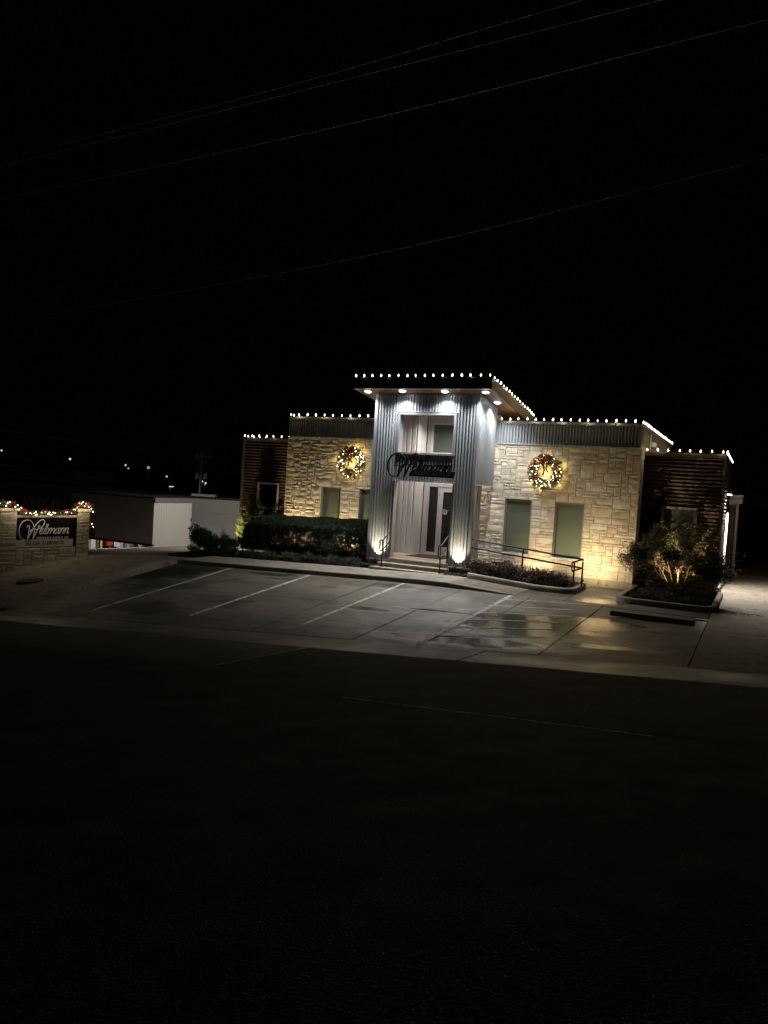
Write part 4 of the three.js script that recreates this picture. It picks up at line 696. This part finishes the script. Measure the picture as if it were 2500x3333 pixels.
// ---------------------------------------------------------------- wreaths
const fairyGeo = new THREE.SphereGeometry(.017, 8, 6);
function wreath(x, y, z, label, nBulb, seedRot) {
  const g = thing('lit_wreath', label, 'wreath', [x, y, z], 0, 'lit wreaths on the stone walls'), sp = [], Rm = .44, rm = .135;
  for (let i = 0; i < 5200; i++) { const a = rr(0, 6.283), b = rr(0, 6.283), q = rm * Math.pow(R(), .5) * (1 + .25 * N3(a * 3, seedRot, 1)), cx = Math.cos(a), cy = Math.sin(a), px = cx * (Rm + q * Math.cos(b)), py = cy * (Rm + q * Math.cos(b)); sp.push([px, py, q * Math.sin(b) * .9 + .12, cx * Math.cos(b) * 1.4 - cy * .5, cy * Math.cos(b) * 1.4 + cx * .5, Math.sin(b) * 1.2]); }
  part(g, 'foliage', leaves(sp, .085, .010, [[.030, .055, .022], [.022, .042, .018], [.040, .065, .026], [.030, .045, .035]]), M.leaf);
  for (let i = 0; i < nBulb; i++) { const a = rr(0, 6.283), b = rr(-.5, 3.6), q = rm * rr(.75, 1.12); const m = part(g, 'fairy_bulb', fairyGeo, M.fairy); m.position.set(Math.cos(a) * (Rm + q * Math.cos(b)), Math.sin(a) * (Rm + q * Math.cos(b)), q * Math.sin(b) + .12); }
  const ball = new THREE.SphereGeometry(.052, 16, 12); for (let i = 0; i < 11; i++) { const a = rr(0, 6.283), b = rr(.5, 2.6), q = rm * rr(.6, .95); const m = part(g, 'ornament', ball, R() < .7 ? M.redBall : M.navyBall); m.position.set(Math.cos(a) * (Rm + q * Math.cos(b)), Math.sin(a) * (Rm + q * Math.cos(b)), q * Math.sin(b) + .12); }
  const pois = []; for (let k = 0; k < 6; k++) { const a = rr(0, 6.283); for (let i = 0; i < 36; i++) pois.push([Math.cos(a) * Rm + rr(-.06, .06), Math.sin(a) * Rm + rr(-.06, .06), .24 + rr(-.03, .05), rr(-1, 1), rr(-1, 1), .3]); }
  part(g, 'red_berries', leaves(pois, .06, .022, [[.30, .012, .012], [.22, .01, .012], [.36, .03, .02]]), M.leaf).name = 'red_flower';
  // bow with loops and two tails
  const rib = (pts, w) => { const pos = [], idx = [], c = new THREE.CatmullRomCurve3(pts.map(p => V(...p))), n = 26; for (let i = 0; i <= n; i++) { const p = c.getPoint(i / n), t = c.getTangent(i / n), s = V(0, 0, 1).cross(t).normalize().multiplyScalar(w / 2); pos.push(p.x + s.x, p.y + s.y, p.z, p.x - s.x, p.y - s.y, p.z + .012 * Math.sin(i * 1.9)); if (i) { const q = (i - 1) * 2; idx.push(q, q + 2, q + 1, q + 1, q + 2, q + 3); } } return raw(pos, null, idx); };
  part(g, 'bow', mergeGeometries([rib([[0, .43, .28], [-.13, .55, .31], [-.22, .47, .29], [-.13, .39, .32], [0, .43, .30]], .07), rib([[0, .43, .28], [.13, .55, .31], [.22, .47, .29], [.13, .39, .32], [0, .43, .30]], .07), rib([[0, .43, .29], [-.05, .25, .27], [-.01, .05, .25], [-.05, -.12, .24]], .065), rib([[0, .43, .29], [.07, .27, .27], [.06, .08, .25], [.13, -.02, .24]], .06)]), M.red);
  part(g, 'hanger', rod([0, .50, .06], [0, .96, .06], .004, 5), M.wire);
  for (let k = 0; k < 11; k++) { const a = k / 11 * 6.283 + seedRot, q = .54 + .05 * Math.sin(k * 2.7); point([x + Math.cos(a) * q, y + Math.sin(a) * q, z + .10], WREATH * (.55 + .45 * Math.sin(k * 1.9 + seedRot)) + .02, lin(1, .70, .22), 2); } point([x, y - .06, z + .14], WREATH * 2.2, lin(1, .70, .24), 2);
}
wreath(-13.98, 3.36, -1.985, 'lit round wreath with red bow on the stone left of the tower', 74, 1.3);
wreath(-6.49, 3.37, -1.985, 'lit round wreath with red bow on the stone right of the tower', 66, 6.1);

// ---------------------------------------------------------------- lettering
const font = await new FontLoader().loadAsync('fonts/droid/droid_serif_bold.typeface.json');
const W_ = [[[395, 788], [355, 785], [315, 740], [296, 660], [305, 580], [345, 510], [410, 475], [465, 482], [510, 525], [535, 590], [541, 650], [534, 720], [522, 796]], [[414, 590], [438, 572], [456, 564], [456, 640], [449, 710], [436, 796]], [[436, 796], [468, 722], [500, 660], [532, 602], [575, 542], [620, 497], [665, 472], [700, 480], [708, 515], [690, 560], [645, 603], [590, 624], [530, 622], [495, 635], [478, 662], [484, 676]], [[522, 796], [553, 722], [584, 650], [605, 602], [626, 566]], [[604, 574], [620, 566], [636, 570]]];
const script = [W_,
  [[[638, 662], [664, 648], [685, 622], [681, 606], [662, 610], [643, 640], [632, 680], [640, 704], [660, 700], [688, 676]]],
  [[[690, 690], [755, 545]], [[757, 543], [737, 590], [713, 650], [699, 694], [714, 700], [728, 688]]],
  [[[774, 543], [756, 600], [736, 660], [726, 694], [740, 700], [756, 684]]],
  [[[776, 630], [793, 610], [777, 660], [760, 704]], [[768, 682], [800, 635], [826, 610], [834, 622], [817, 670], [806, 704]], [[814, 680], [850, 630], [879, 610], [886, 622], [869, 670], [861, 698], [876, 698], [888, 684]]],
  [[[962, 612], [926, 620], [896, 650], [886, 688], [901, 702], [931, 676], [956, 636], [974, 604]], [[974, 604], [955, 652], [943, 692], [954, 702], [968, 688]]],
  [[[984, 630], [1002, 610], [987, 655], [968, 704]], [[978, 682], [1010, 635], [1041, 609], [1051, 620], [1036, 665], [1026, 698], [1040, 700], [1050, 688]]],
  [[[1060, 630], [1077, 610], [1062, 655], [1045, 704]], [[1055, 682], [1085, 632], [1116, 607], [1126, 618], [1113, 660], [1101, 696], [1114, 700], [1130, 684]]]];
function stroke(pts, map, wMin, wMax, depth) {                // broad-nib pen stroke with thickness
  const c = new THREE.CatmullRomCurve3(pts.map(p => { const [x, y] = map(p); return V(x, y, 0); })), n = Math.max(8, pts.length * 5), F = [], idx = [];
  for (let i = 0; i <= n; i++) { const p = c.getPoint(i / n), t = c.getTangent(i / n), nx = -t.y, ny = t.x, k = Math.abs(t.x * .62 + t.y * .78), w = lerp(wMin, wMax, k) / 2; F.push(p.x + nx * w, p.y + ny * w, depth, p.x - nx * w, p.y - ny * w, depth, p.x - nx * w, p.y - ny * w, 0, p.x + nx * w, p.y + ny * w, 0); if (i) { const a = (i - 1) * 4, b = i * 4; for (let k2 = 0; k2 < 4; k2++) { const e = (k2 + 1) % 4; idx.push(a + k2, a + e, b + k2, b + k2, a + e, b + e); } } }
  idx.push(0, 1, 2, 0, 2, 3, n * 4, n * 4 + 2, n * 4 + 1, n * 4, n * 4 + 3, n * 4 + 2); return raw(F, null, idx, false);
}
function words(parent, text, h, x0, x1, y, z, mat, shear = 0, depth = .01) {   // one mesh per letter, fitted between x0 and x1
  let adv = 0; const gl = [], size = h * 1.38, res = font.data.resolution; for (const ch of text) { gl.push([ch, adv]); adv += (font.data.glyphs[ch] ?? font.data.glyphs.n).ha * size / res; }
  const kx = (x1 - x0) / adv; for (const [ch, a] of gl) { if (ch === ' ') continue; const g = new TextGeometry(ch, { font, size, depth, curveSegments: 3 }); g.scale(kx, 1, 1); if (shear) g.applyMatrix4(new THREE.Matrix4().set(1, shear, 0, 0, 0, 1, 0, 0, 0, 0, 1, 0, 0, 0, 0, 1)); g.translate(x0 + a * kx, y, z); part(parent, 'letter', g, mat); }
}
{ // dark sign standing off the tower front
  const g = thing('tower_sign', 'black script letter sign with a dark name bar over the entry opening', 'sign', [-10.2, 2.79, .10]);
  const map = ([x, y]) => [-11.46 + 10.2 + (x - 296) * .00278, 3.71 - 2.79 - (y - 472) * .00252];
  for (const L of script) part(g, 'letter', mergeGeometries(L.map(s => stroke(s, map, .018, .050, .05))), M.signBlack);
  const bar = new THREE.Shape([[-.46, .16], [1.16, .16], [1.23, .375], [-.34, .375]].map(p => new THREE.Vector2(...p))); part(g, 'name_bar', new THREE.ExtrudeGeometry(bar, { depth: .04, bevelEnabled: false }), M.signBlack);
  words(g, 'INSURANCE AGENCY, INC', .10, -.30, 1.10, .215, .042, S({ color: lin(.03, .03, .03), roughness: .35 }), .28, .014);
  part(g, 'stand_off', merge([[-.9, .5], [-.3, .28], [.4, .28], [1.1, .28], [.2, .5]].map(([x, y]) => rod([x, y, -.10], [x, y, .01], .012, 6))), M.black);
}
// ---------------------------------------------------------------- monument sign beside the drive
const sgn = thing('monument_sign', 'stone street sign with black name panel and pale address board', 'sign', [-23.45, -1.0, 5.15], Math.atan2(.982, .188));
{
  const W = 2.24, y0 = .575, y1 = 1.615, ym = y0 + .265;       // panel in local metres above the base
  part(sgn, 'core', merge([box(-.62, -.06, -.5, 1.86, -.30, .06), box(2.31, 2.78, -.5, 1.86, -.30, .06), box(-.06, 2.31, -.5, .54, -.26, .02), box(-.06, 2.31, 1.64, 1.735, -.26, .02), box(-.06, 2.31, .54, 1.64, -.20, -.06)]), M.mortar);
  part(sgn, 'pillar_cap', rbox(-.68, .0, 1.862, 1.975, -.36, .14, .012), M.stone[2]); part(sgn, 'pillar_cap', rbox(2.25, 2.84, 1.862, 1.975, -.36, .14, .012), M.stone[2]);
  const lay = (x0, x1, a, b, z, sx, sy) => { for (const [p, q, r, s] of ashlar(breaks([x0, x1], sx), breaks([a, b], sy), [], 4, [.5, .4, .1])) { const G = stoneBlock(q - p - .014, s - r - .014, .045, rr(.006, .018)); G.translate(p + .007, r + .007, z); part(sgn, 'stone', G, M.stone[Math.floor(R() * 5)]); } };
  lay(-.64, -.04, -.45, 1.86, .06, .15, .11); lay(2.29, 2.80, -.45, 1.86, .06, .125, .11); lay(-.03, 2.28, -.45, .545, .02, .15, .12); lay(-.03, 2.28, 1.645, 1.735, .02, .2, .09);
  { const out = ashlar(breaks([-.30, .06], .12), breaks([-.45, 1.86], .12), [], 3); for (const [p, q, r, s] of out) { const G = stoneBlock(q - p - .014, s - r - .014, .03, .01); G.rotateY(Math.PI / 2); G.translate(2.78, r + .007, q - .007); part(sgn, 'stone', G, M.stone[Math.floor(R() * 5)]); } }
  const p = part(sgn, 'name_panel', box(0, W, ym + .002, y1, -.05, .012), M.signBlack);
  part(sgn, 'panel_frame', box(W + .003, W + .085, y0, y1 + .02, -.05, .05), M.signBlack);
  part(sgn, 'address_board', box(0, W - .05, y0, ym - .002, -.05, .016), S({ color: lin(.48, .48, .49), roughness: .6 }));
  const k = W / (1240 - 260), map = ([x, y]) => [(x - 255) * k, y1 - (y - 450) * k * .98]; const silver = S({ color: lin(.72, .72, .73), roughness: .5 });
  for (const L of script) { const m = part(p, 'letter', mergeGeometries(L.map(s => stroke(s, map, .012, .036, .006))), silver); m.position.z = .0125; }
  words(p, 'INSURANCE AGENCY, INC', .062, (578 - 255) * k, (1128 - 255) * k, y1 - (784 - 450) * k, .013, silver, .25, .004);
  words(sgn.children.find(c => c.name === 'address_board'), '103 East Academy St.', .125, .33, 1.86, y0 + .075, .0165, M.signBlack, 0, .003);
}
// lit garland over the sign
{
  const g = thing('lit_garland', 'evergreen garland with warm lights and red ribbon draped over the street sign', 'garland', [-23.45, -1.0, 5.15], Math.atan2(.982, .188));
  const path = new THREE.CatmullRomCurve3([[-1.0, 1.5, .0], [-.75, 2.02, .0], [-.35, 2.10, .0], [.0, 1.92, .05], [.25, 1.80, .08], [.8, 1.78, .08], [1.3, 1.79, .08], [1.8, 1.80, .08], [2.12, 1.88, .06], [2.35, 2.10, .0], [2.65, 2.10, .0], [2.88, 1.95, -.05], [2.96, 1.6, -.08], [2.98, 1.2, -.08], [2.98, .85, -.08]].map(p => V(...p)));
  const sp = []; for (let i = 0; i < 6500; i++) { const p = path.getPoint(R()), a = rr(0, 6.283), q = .11 * Math.sqrt(R()); sp.push([p.x + Math.cos(a) * q, p.y + Math.abs(Math.sin(a)) * q * .9 - .01, p.z + rr(-.09, .09), Math.cos(a), Math.sin(a) * .8, rr(-1, 1)]); }
  part(g, 'foliage', leaves(sp, .11, .012, [[.045, .075, .030], [.035, .060, .025], [.060, .090, .038]]), M.leaf);
  const rd = []; for (let i = 0; i < 420; i++) { const p = path.getPoint((Math.floor(R() * 9) + .5) / 9 + rr(-.02, .02)); rd.push([p.x + rr(-.08, .08), p.y + rr(.0, .12), p.z + .10 + rr(-.04, .05)]); }
  part(g, 'red_ribbon', leaves(rd, .09, .028, [[.30, .01, .015], [.22, .008, .012]]), M.leaf);
  for (let i = 0; i < 58; i++) { const p = path.getPoint(i < 50 ? rr(.04, .72) : rr(.72, .95)); const m = part(g, 'fairy_bulb', fairyGeo, M.fairy); m.position.set(p.x + rr(-.05, .05), p.y + rr(-.05, .12), p.z + rr(.06, .13)); }
  const tw = V(); for (const t of [.12, .24, .36, .48, .6, .70]) { tw.copy(path.getPoint(t)); tw.z += .30; g.updateMatrixWorld(); tw.applyMatrix4(g.matrixWorld); point(tw.toArray(), .30, lin(1, .84, .58), 2); }
}

// ---------------------------------------------------------------- neighbours behind the drive
{
  const turn = Math.atan2(.35, 4.34);
  const g = thing('portable_building', 'raised metal portable building with a pale end wall and dark long side', 'building', [-25.98, -.97, -4.5]);
  const L = 5.5, D = 2.75, H = 2.24; const pale = S({ color: lin(.56, .54, .50), roughness: .6, metalness: .1, side: dbl }), dk = pale;
  const rot = o => { o.rotation.y = -turn * .0; return o; };
  part(g, 'end_wall', place(ribs(D, H - .22, { a: .16, s: .004, r: .012, d: .008 }), 0, .0, 0, Math.PI / 2), pale);
  part(g, 'end_skirt', box(-.06, -.01, -.5, -.004, -D, 0), pale);
  part(g, 'eave_gutter', rbox(-.02, .10, H - .22, H, -D - .08, .05, .02), S({ color: lin(.20, .20, .21), roughness: .5, metalness: .3 }));
  part(g, 'side_wall', place(ribs(L - .02, H - .06, { a: .16, s: .004, r: .012, d: .008 }), -L, .0, .0), dk);
  part(g, 'side_trim', box(-L - .01, -.004, -.10, -.002, -.10, .02), M.black);  // lip hangs lower to hide the added tube lamp
  part(g, 'body', box(-L, -.02, .01, H - .08, -D + .03, -.03), dk);
  part(g, 'roof', box(-L - .08, .04, H - .04, H + .03, -D - .05, .08), S({ color: lin(.05, .05, .05), roughness: .8 }));
  for (const x of [-.35, -1.6, -2.9, -4.2]) part(g, 'pier', box(x - .14, x + .06, -.75, -.075, -D + .2, -D + .45), M.conc);
  part(g, 'wall_hook', box(.0, .05, 1.05, 1.20, -D + .02, -D + .06), M.black);
}
{
  const g = thing('beige_building', 'long low beige building wall behind the left planting bed', 'building', [-29, -1.4, -13]); g.rotation.y = .45;
  part(g, 'wall', box(-3.4, 7.5, -.4, 2.46, -.3, 0), S({ color: lin(.55, .53, .50), roughness: .8, bumpMap: rep(grainT, .4), bumpScale: .004 }));
  part(g, 'roof_edge', box(-3.5, 7.6, 2.46, 2.58, -4, .06), S({ color: lin(.04, .04, .04), roughness: .8 }));
  part(g, 'vent_box', rbox(-1.6, -.2, 2.58, 2.72, -1.2, -.5, .02), M.white); part(g, 'panel_joint', box(-.2, 2.4, 1.62, 1.64, .0, .01), M.trim);
}
{ // lit yard seen under the portable building
  const items = [[-32.1, -6.4, 'box', [.62, .62, .62, .7], 'white cabinet in the lit yard beside the stone sign'], [-31.75, -6.6, 'post', [.62, .42, .06], 'yellow guard post in the lit yard left of the dark pipe'], [-31.55, -6.7, 'post', [.62, .42, .06], 'yellow guard post in the lit yard right of the dark pipe'], [-31.66, -6.5, 'pipe', [.03, .03, .04], 'dark pipe between two yellow guard posts'], [-31.1, -6.9, 'cart', [.45, .02, .04], 'red bin in the lit yard under the portable building'], [-30.6, -7.1, 'box', [.5, .5, .5, .5], 'pale crate in the lit yard right of the red bin'], [-30.2, -7.3, 'box', [.4, .4, .42, .4], 'grey crate in the lit yard nearest the pale end wall']];
  for (const [x, z, k, c, label] of items) {
    const y = gy(x, z) - .02, m = S({ color: lin(c[0], c[1], c[2]), roughness: .6 });
    if (k === 'box') { const g = thing('storage_box', label, 'box', [x, y, z]); const s = c[3]; part(g, 'body', rbox(-s / 2, s / 2, .06, s, -.2, .2, .02), m); part(g, 'lid', rbox(-s / 2 - .02, s / 2 + .02, s, s + .06, -.22, .22, .02), m); for (const q of [-1, 1]) part(g, 'foot', box(q * s * .4 - .03, q * s * .4 + .03, 0, .06, -.18, .18), M.black); }
    if (k === 'post') { const g = thing('guard_post', label, 'post', [x, y, z]); part(g, 'shaft', rod([0, 0, 0], [0, .95, 0], .07, 14), m); part(g, 'cap', (() => { const s = new THREE.SphereGeometry(.07, 12, 6, 0, 6.283, 0, Math.PI / 2); s.translate(0, .95, 0); return s; })(), m); }
    if (k === 'pipe') { const g = thing('drain_pipe', label, 'pipe', [x, y, z]); part(g, 'shaft', rod([0, 0, 0], [0, 2, 0], .045, 10), m); part(g, 'flange', rod([0, 0, 0], [0, .03, 0], .08, 12), m); }
    if (k === 'cart') { const g = thing('red_bin', label, 'bin', [x, y, z]); part(g, 'body', (() => { const s = new THREE.CylinderGeometry(.34, .22, .55, 4); s.rotateY(Math.PI / 4); s.translate(0, .42, 0); return s; })(), m); part(g, 'rim', rbox(-.27, .27, .69, .74, -.27, .27, .02), m); for (const q of [-1, 1]) part(g, 'wheel', (() => { const s = new THREE.CylinderGeometry(.09, .09, .05, 14); s.rotateZ(Math.PI / 2); s.translate(q * .2, .09, 0); return s; })(), M.black); }
  }
  const g = thing('added_yard_lamp', 'added tube lamp under the raised portable building to light the yard', 'light', [-29.6, -1.03, -5.6]); part(g, 'housing', rbox(-1.4, 1.4, 0, .045, -.08, .08, .02), M.white); part(g, 'tube', rod([-1.35, -.025, 0], [1.35, -.025, 0], .02, 8), S({ color: 0xffffff, emissive: lin(.9, .95, 1), emissiveIntensity: 10 }));  // unseen lamp, added to brighten the yard slit and its objects
  for (const x of [-30.7, -29.7, -28.7, -27.6]) point([x, -1.09, -5.6], x < -28 ? 1.6 : .8, lin(.95, .97, 1), 2);  // point lights of the added tube, spread along its length
  // dark store with faint letters
  const s = thing('dark_store', 'unlit store building with large faint wall letters far behind the sign', 'building', [-52.5, -2.6, -17.5]); s.rotation.y = Math.atan2(1.29, 2.67);
  part(s, 'wall', box(-8, 12, -2, 3.3, -6, 0), S({ color: lin(.035, .034, .033), roughness: .8 })); part(s, 'roof_edge', box(-8.1, 12.1, 3.3, 3.5, -6.1, .1), S({ color: lin(.04, .04, .04), roughness: .7 }));
  words(s, 'AMS D', .58, .9, 3.95, 1.55, .02, S({ color: lin(.16, .16, .16), roughness: .6 }), 0, .08);
}
{ // brick building beyond the driveway
  const g = thing('brick_building', 'brick building with white eave and downspout at the back of the driveway', 'building', [-.98, -.36, -12]);
  const bm = [[.30, .24, .19], [.26, .20, .16], [.34, .27, .21]].map(c => S({ color: lin(...c), roughness: .9, bumpMap: rep(grainT, 3), bumpScale: .003 }));
  part(g, 'wall', box(-6, .205, -.2, 3.05, -6, -.016), M.mortar);
  const bg = rbox(0, .205, 0, .066, 0, .016, .005, 1), bh = rbox(0, .095, 0, .066, 0, .016, .005, 1);
  for (let r = 0; r < 39; r++) for (let c = 0; c < 3; c++) { const odd = r & 1, x = -.44 + c * .216 + (odd ? .108 : 0); if (x > .1) continue; const m = part(g, 'brick', (c === 2 && odd) || x + .205 > .21 ? bh : bg, pick(bm)); m.position.set(Math.min(x, .105), .02 + r * .0775, -.016 + .0); if (x + .205 > .21) m.geometry = bh; }
  part(g, 'eave', merge([box(-6, .46, 3.06, 3.42, -6, .25), box(-6, .22, 2.98, 3.058, -.1, .03)]), M.white);
  const sp = part(g, 'downspout', rbox(.24, .345, .14, 3.06, .02, .11, .01), M.white); part(sp, 'elbow', (() => { const b = rbox(0, .10, -.26, 0, -.045, .045, .01); b.rotateZ(.75); b.translate(.24, .20, .066); return b; })(), M.white);
  part(g, 'gutter', rbox(-.1, .50, 3.30, 3.43, .26, .36, .02), M.white);
}

// ---------------------------------------------------------------- utility pole, wires, far lamps
{
  const g = thing('utility_pole', 'wooden utility pole with two transformers far behind the drive', 'pole', [-45.5, -3.2, -31.8]); const m = S({ color: lin(.24, .22, .23), roughness: .9 }), tm = S({ color: lin(.42, .42, .46), roughness: .5 }), b = 3.2;
  part(g, 'shaft', rod([0, 0, 0], [-.06, b + 4.35, 0], .17, 12, .11), m);
  part(g, 'crossarm', box(-.95, .95, b + 3.98, b + 4.10, -.28, -.17), m);
  for (const q of [-1, 1]) { part(g, 'brace', rod([q * .72, b + 3.98, -.22], [0, b + 3.45, -.14], .022, 6), m); for (const x of [.82, .66]) part(g, 'insulator', (() => { const l = new THREE.LatheGeometry([[0, 0], [.03, .0], [.05, .04], [.03, .07], [.055, .11], [.03, .15], [0, .17]].map(p => new THREE.Vector2(...p)), 10); l.translate(q * x, b + 4.10, -.22); return l; })(), tm); part(g, 'fuse', rod([q * .8, b + 3.72, -.24], [q * .76, b + 3.95, -.24], .03, 6), tm); }
  for (const q of [-1, 1]) { const t = part(g, 'transformer', (() => { const l = new THREE.LatheGeometry([[0, 0], [.15, 0], [.165, .03], [.165, .50], [.18, .52], [.15, .58], [0, .60]].map(p => new THREE.Vector2(...p)), 16); l.translate(q * .48, b + 2.0, -.02); return l; })(), tm); part(t, 'bushing', rod([q * .46, b + 2.58, -.02], [q * .44, b + 2.78, -.02], .03, 7), tm); part(t, 'bracket', merge([rod([q * .34, b + 2.42, 0], [0, b + 2.42, 0], .03, 6), rod([q * .34, b + 2.12, 0], [0, b + 2.12, 0], .03, 6)]), m); }
  for (const x of [-.06, .06]) part(g, 'insulator', (() => { const l = new THREE.CylinderGeometry(.035, .045, .2, 8); l.translate(x - .06, b + 4.44, 0); return l; })(), tm);
  const gl = thing('pole_foot_lamp', 'pale security lamp beside the far utility pole', 'light', [-46.9, 1.2, -29.5]); part(gl, 'head', rbox(-.14, .14, 0, .1, -.2, .2, .03), M.trimLight); part(gl, 'lens', rbox(-.12, .12, -.03, .002, -.18, .18, .01), S({ color: 0xffffff, emissive: lin(.8, .85, 1), emissiveIntensity: 2 })); part(gl, 'mast', rod([-.2, -4.6, 0], [-.2, .05, 0], .06, 8), M.trim); spot([-46.9, 1.12, -29.5], [-45.6, 2.2, -31.8], 5, 1.2, lin(.75, .78, 1), .8, 3);
}
function cable(label, pts, r, far = 0) { single('overhead_wire', tube(pts, r, 5, 60), M.cable, label, 'wire', 'overhead wires'); }
const ext = (a, b, t) => a.map((v, i) => lerp(v, b[i], t));
cable('highest overhead wire crossing the dark sky', [ext([-26.65, 13.98, 4], [-13.63, 14.61, 4], -.5), [-26.65, 13.98, 4], [-13.63, 14.61, 4], [-4.91, 15.28, 4], ext([-13.63, 14.61, 4], [-4.91, 15.28, 4], 2)], .010);
cable('second highest overhead wire crossing the dark sky', [ext([-26.64, 13.72, 4], [-12.01, 14.43, 4], -.5), [-26.64, 13.72, 4], [-12.01, 14.43, 4], [-2.98, 14.87, 4], ext([-12.01, 14.43, 4], [-2.98, 14.87, 4], 2)], .011);
cable('brightest overhead wire crossing the middle of the sky', [ext([-26.56, 12.47, 4], [-10.9, 13.17, 4], -.5), [-26.56, 12.47, 4], [-10.9, 13.17, 4], [-.55, 13.92, 4], ext([-10.9, 13.17, 4], [-.55, 13.92, 4], 2)], .013);
cable('lowest overhead wire sagging above the tower roof', [ext([-26.27, 7.81, 4], [-10.14, 9.29, 4], -.5), [-26.27, 7.81, 4], [-10.14, 9.29, 4], [-.32, 10.72, 4], ext([-10.14, 9.29, 4], [-.32, 10.72, 4], 2)], .010);
cable('upper distant wire left above the street sign', [[-60, 5.2, -10], [-53.37, 4.94, -17.04], [-57.81, 4.44, -37.09], [-58.5, 4.0, -50]], .02);
cable('middle distant wire left above the street sign', [[-52, 2.7, -10], [-53.18, 2.29, -17.02], [-57.74, 1.93, -25.92], [-64, 1.2, -40]], .025);
cable('lower distant wire left above the street sign', [[-52, 1.9, -10], [-53.13, 1.48, -17.01], [-56.91, .98, -26.27], [-63, .3, -40]], .03);
const lampHead = new THREE.SphereGeometry(.22, 10, 8);
[[-120.76, 3.6, -84.49, 'white', 1, 'lone white street lamp high on the far hillside'], [-110.94, 3.07, -89.2, 'white', .8, 'upper of two close far lamps left of the utility pole'], [-110.4, 2.5, -89.4, 'white', .6, 'lower of two close far lamps left of the utility pole'], [-106.92, 2.86, -91.13, 'warm', 1.25, 'large orange lamp on the far hillside left of the utility pole'], [-103.57, 1.35, -92.68, 'white', .8, 'small white lamp between the orange lamp and the utility pole'], [-132.88, 4.45, -78.69, 'white', .8, 'far lamp at the left edge of the view'], [-97.26, .82, -95.69, 'white', .8, 'far lamp just right of the utility pole shaft'], [-96.6, .55, -95.9, 'white', .8, 'second far lamp right of the utility pole'], [-92.29, -.52, -98.03, 'white', .9, 'far lamp low beside the rusted wing']].forEach(([x, y, z, c, s, l]) => {
  const g = thing('far_street_lamp', l, 'street lamp', [x, y, z], 0, 'lamps on the far hillside'); const gm = S({ color: 0xffffff, emissive: c === 'warm' ? lin(1, .62, .32) : lin(1, .97, .88), emissiveIntensity: c === 'warm' ? .45 : .7 });
  const h = part(g, 'lamp_globe', lampHead, gm); h.scale.set(s, s, s); const base = globalThis.landY(x, z); part(g, 'mast', rod([0, Math.min(base - y, -1) - .3, 0], [0, -.12, 0], .06, 6), M.trim);
});
for (const [x, y, z, h, l] of [[-112.95, -.6, -88.08, 1.5, 'upright white tube lamp on the dark slope left of the portable building'], [-96.75, -.5, -95.85, 1.5, 'upright white tube lamp below the transformers']]) { const g = thing('far_tube_lamp', l, 'street lamp', [x, y, z], 0, 'upright tube lamps on the far slope'); part(g, 'lamp_tube', rod([0, -h / 2, 0], [0, h / 2, 0], .14, 8), S({ color: 0xffffff, emissive: lin(.8, .88, 1), emissiveIntensity: 1.6 })); part(g, 'mast', rod([0, Math.min(globalThis.landY(x, z) - y, -1) - .5, 0], [0, -h / 2, 0], .07, 6), M.trim); }
{ const g = thing('far_house', 'dark low house with pale roof block on the far slope above the sign', 'house', [-94.6, -3.4, -63.8]); g.rotation.y = .6; const m = S({ color: lin(.10, .10, .09), roughness: .9 }); part(g, 'wall', box(-5, 5, -2, 3.6, -4, 0), m); part(g, 'roof', box(-8, 5.3, 3.6, 3.8, -4.4, .4), S({ color: lin(.3, .3, .3), roughness: .8 })); part(g, 'upper_storey', box(-1.2, 4.2, 3.8, 5.1, -3.4, -.4), S({ color: lin(.3, .3, .29), roughness: .8 })); part(g, 'window', box(.4, 1.6, 4.2, 4.7, -.42, -.38), M.darkGlass); }

renderer.render(scene, camera);
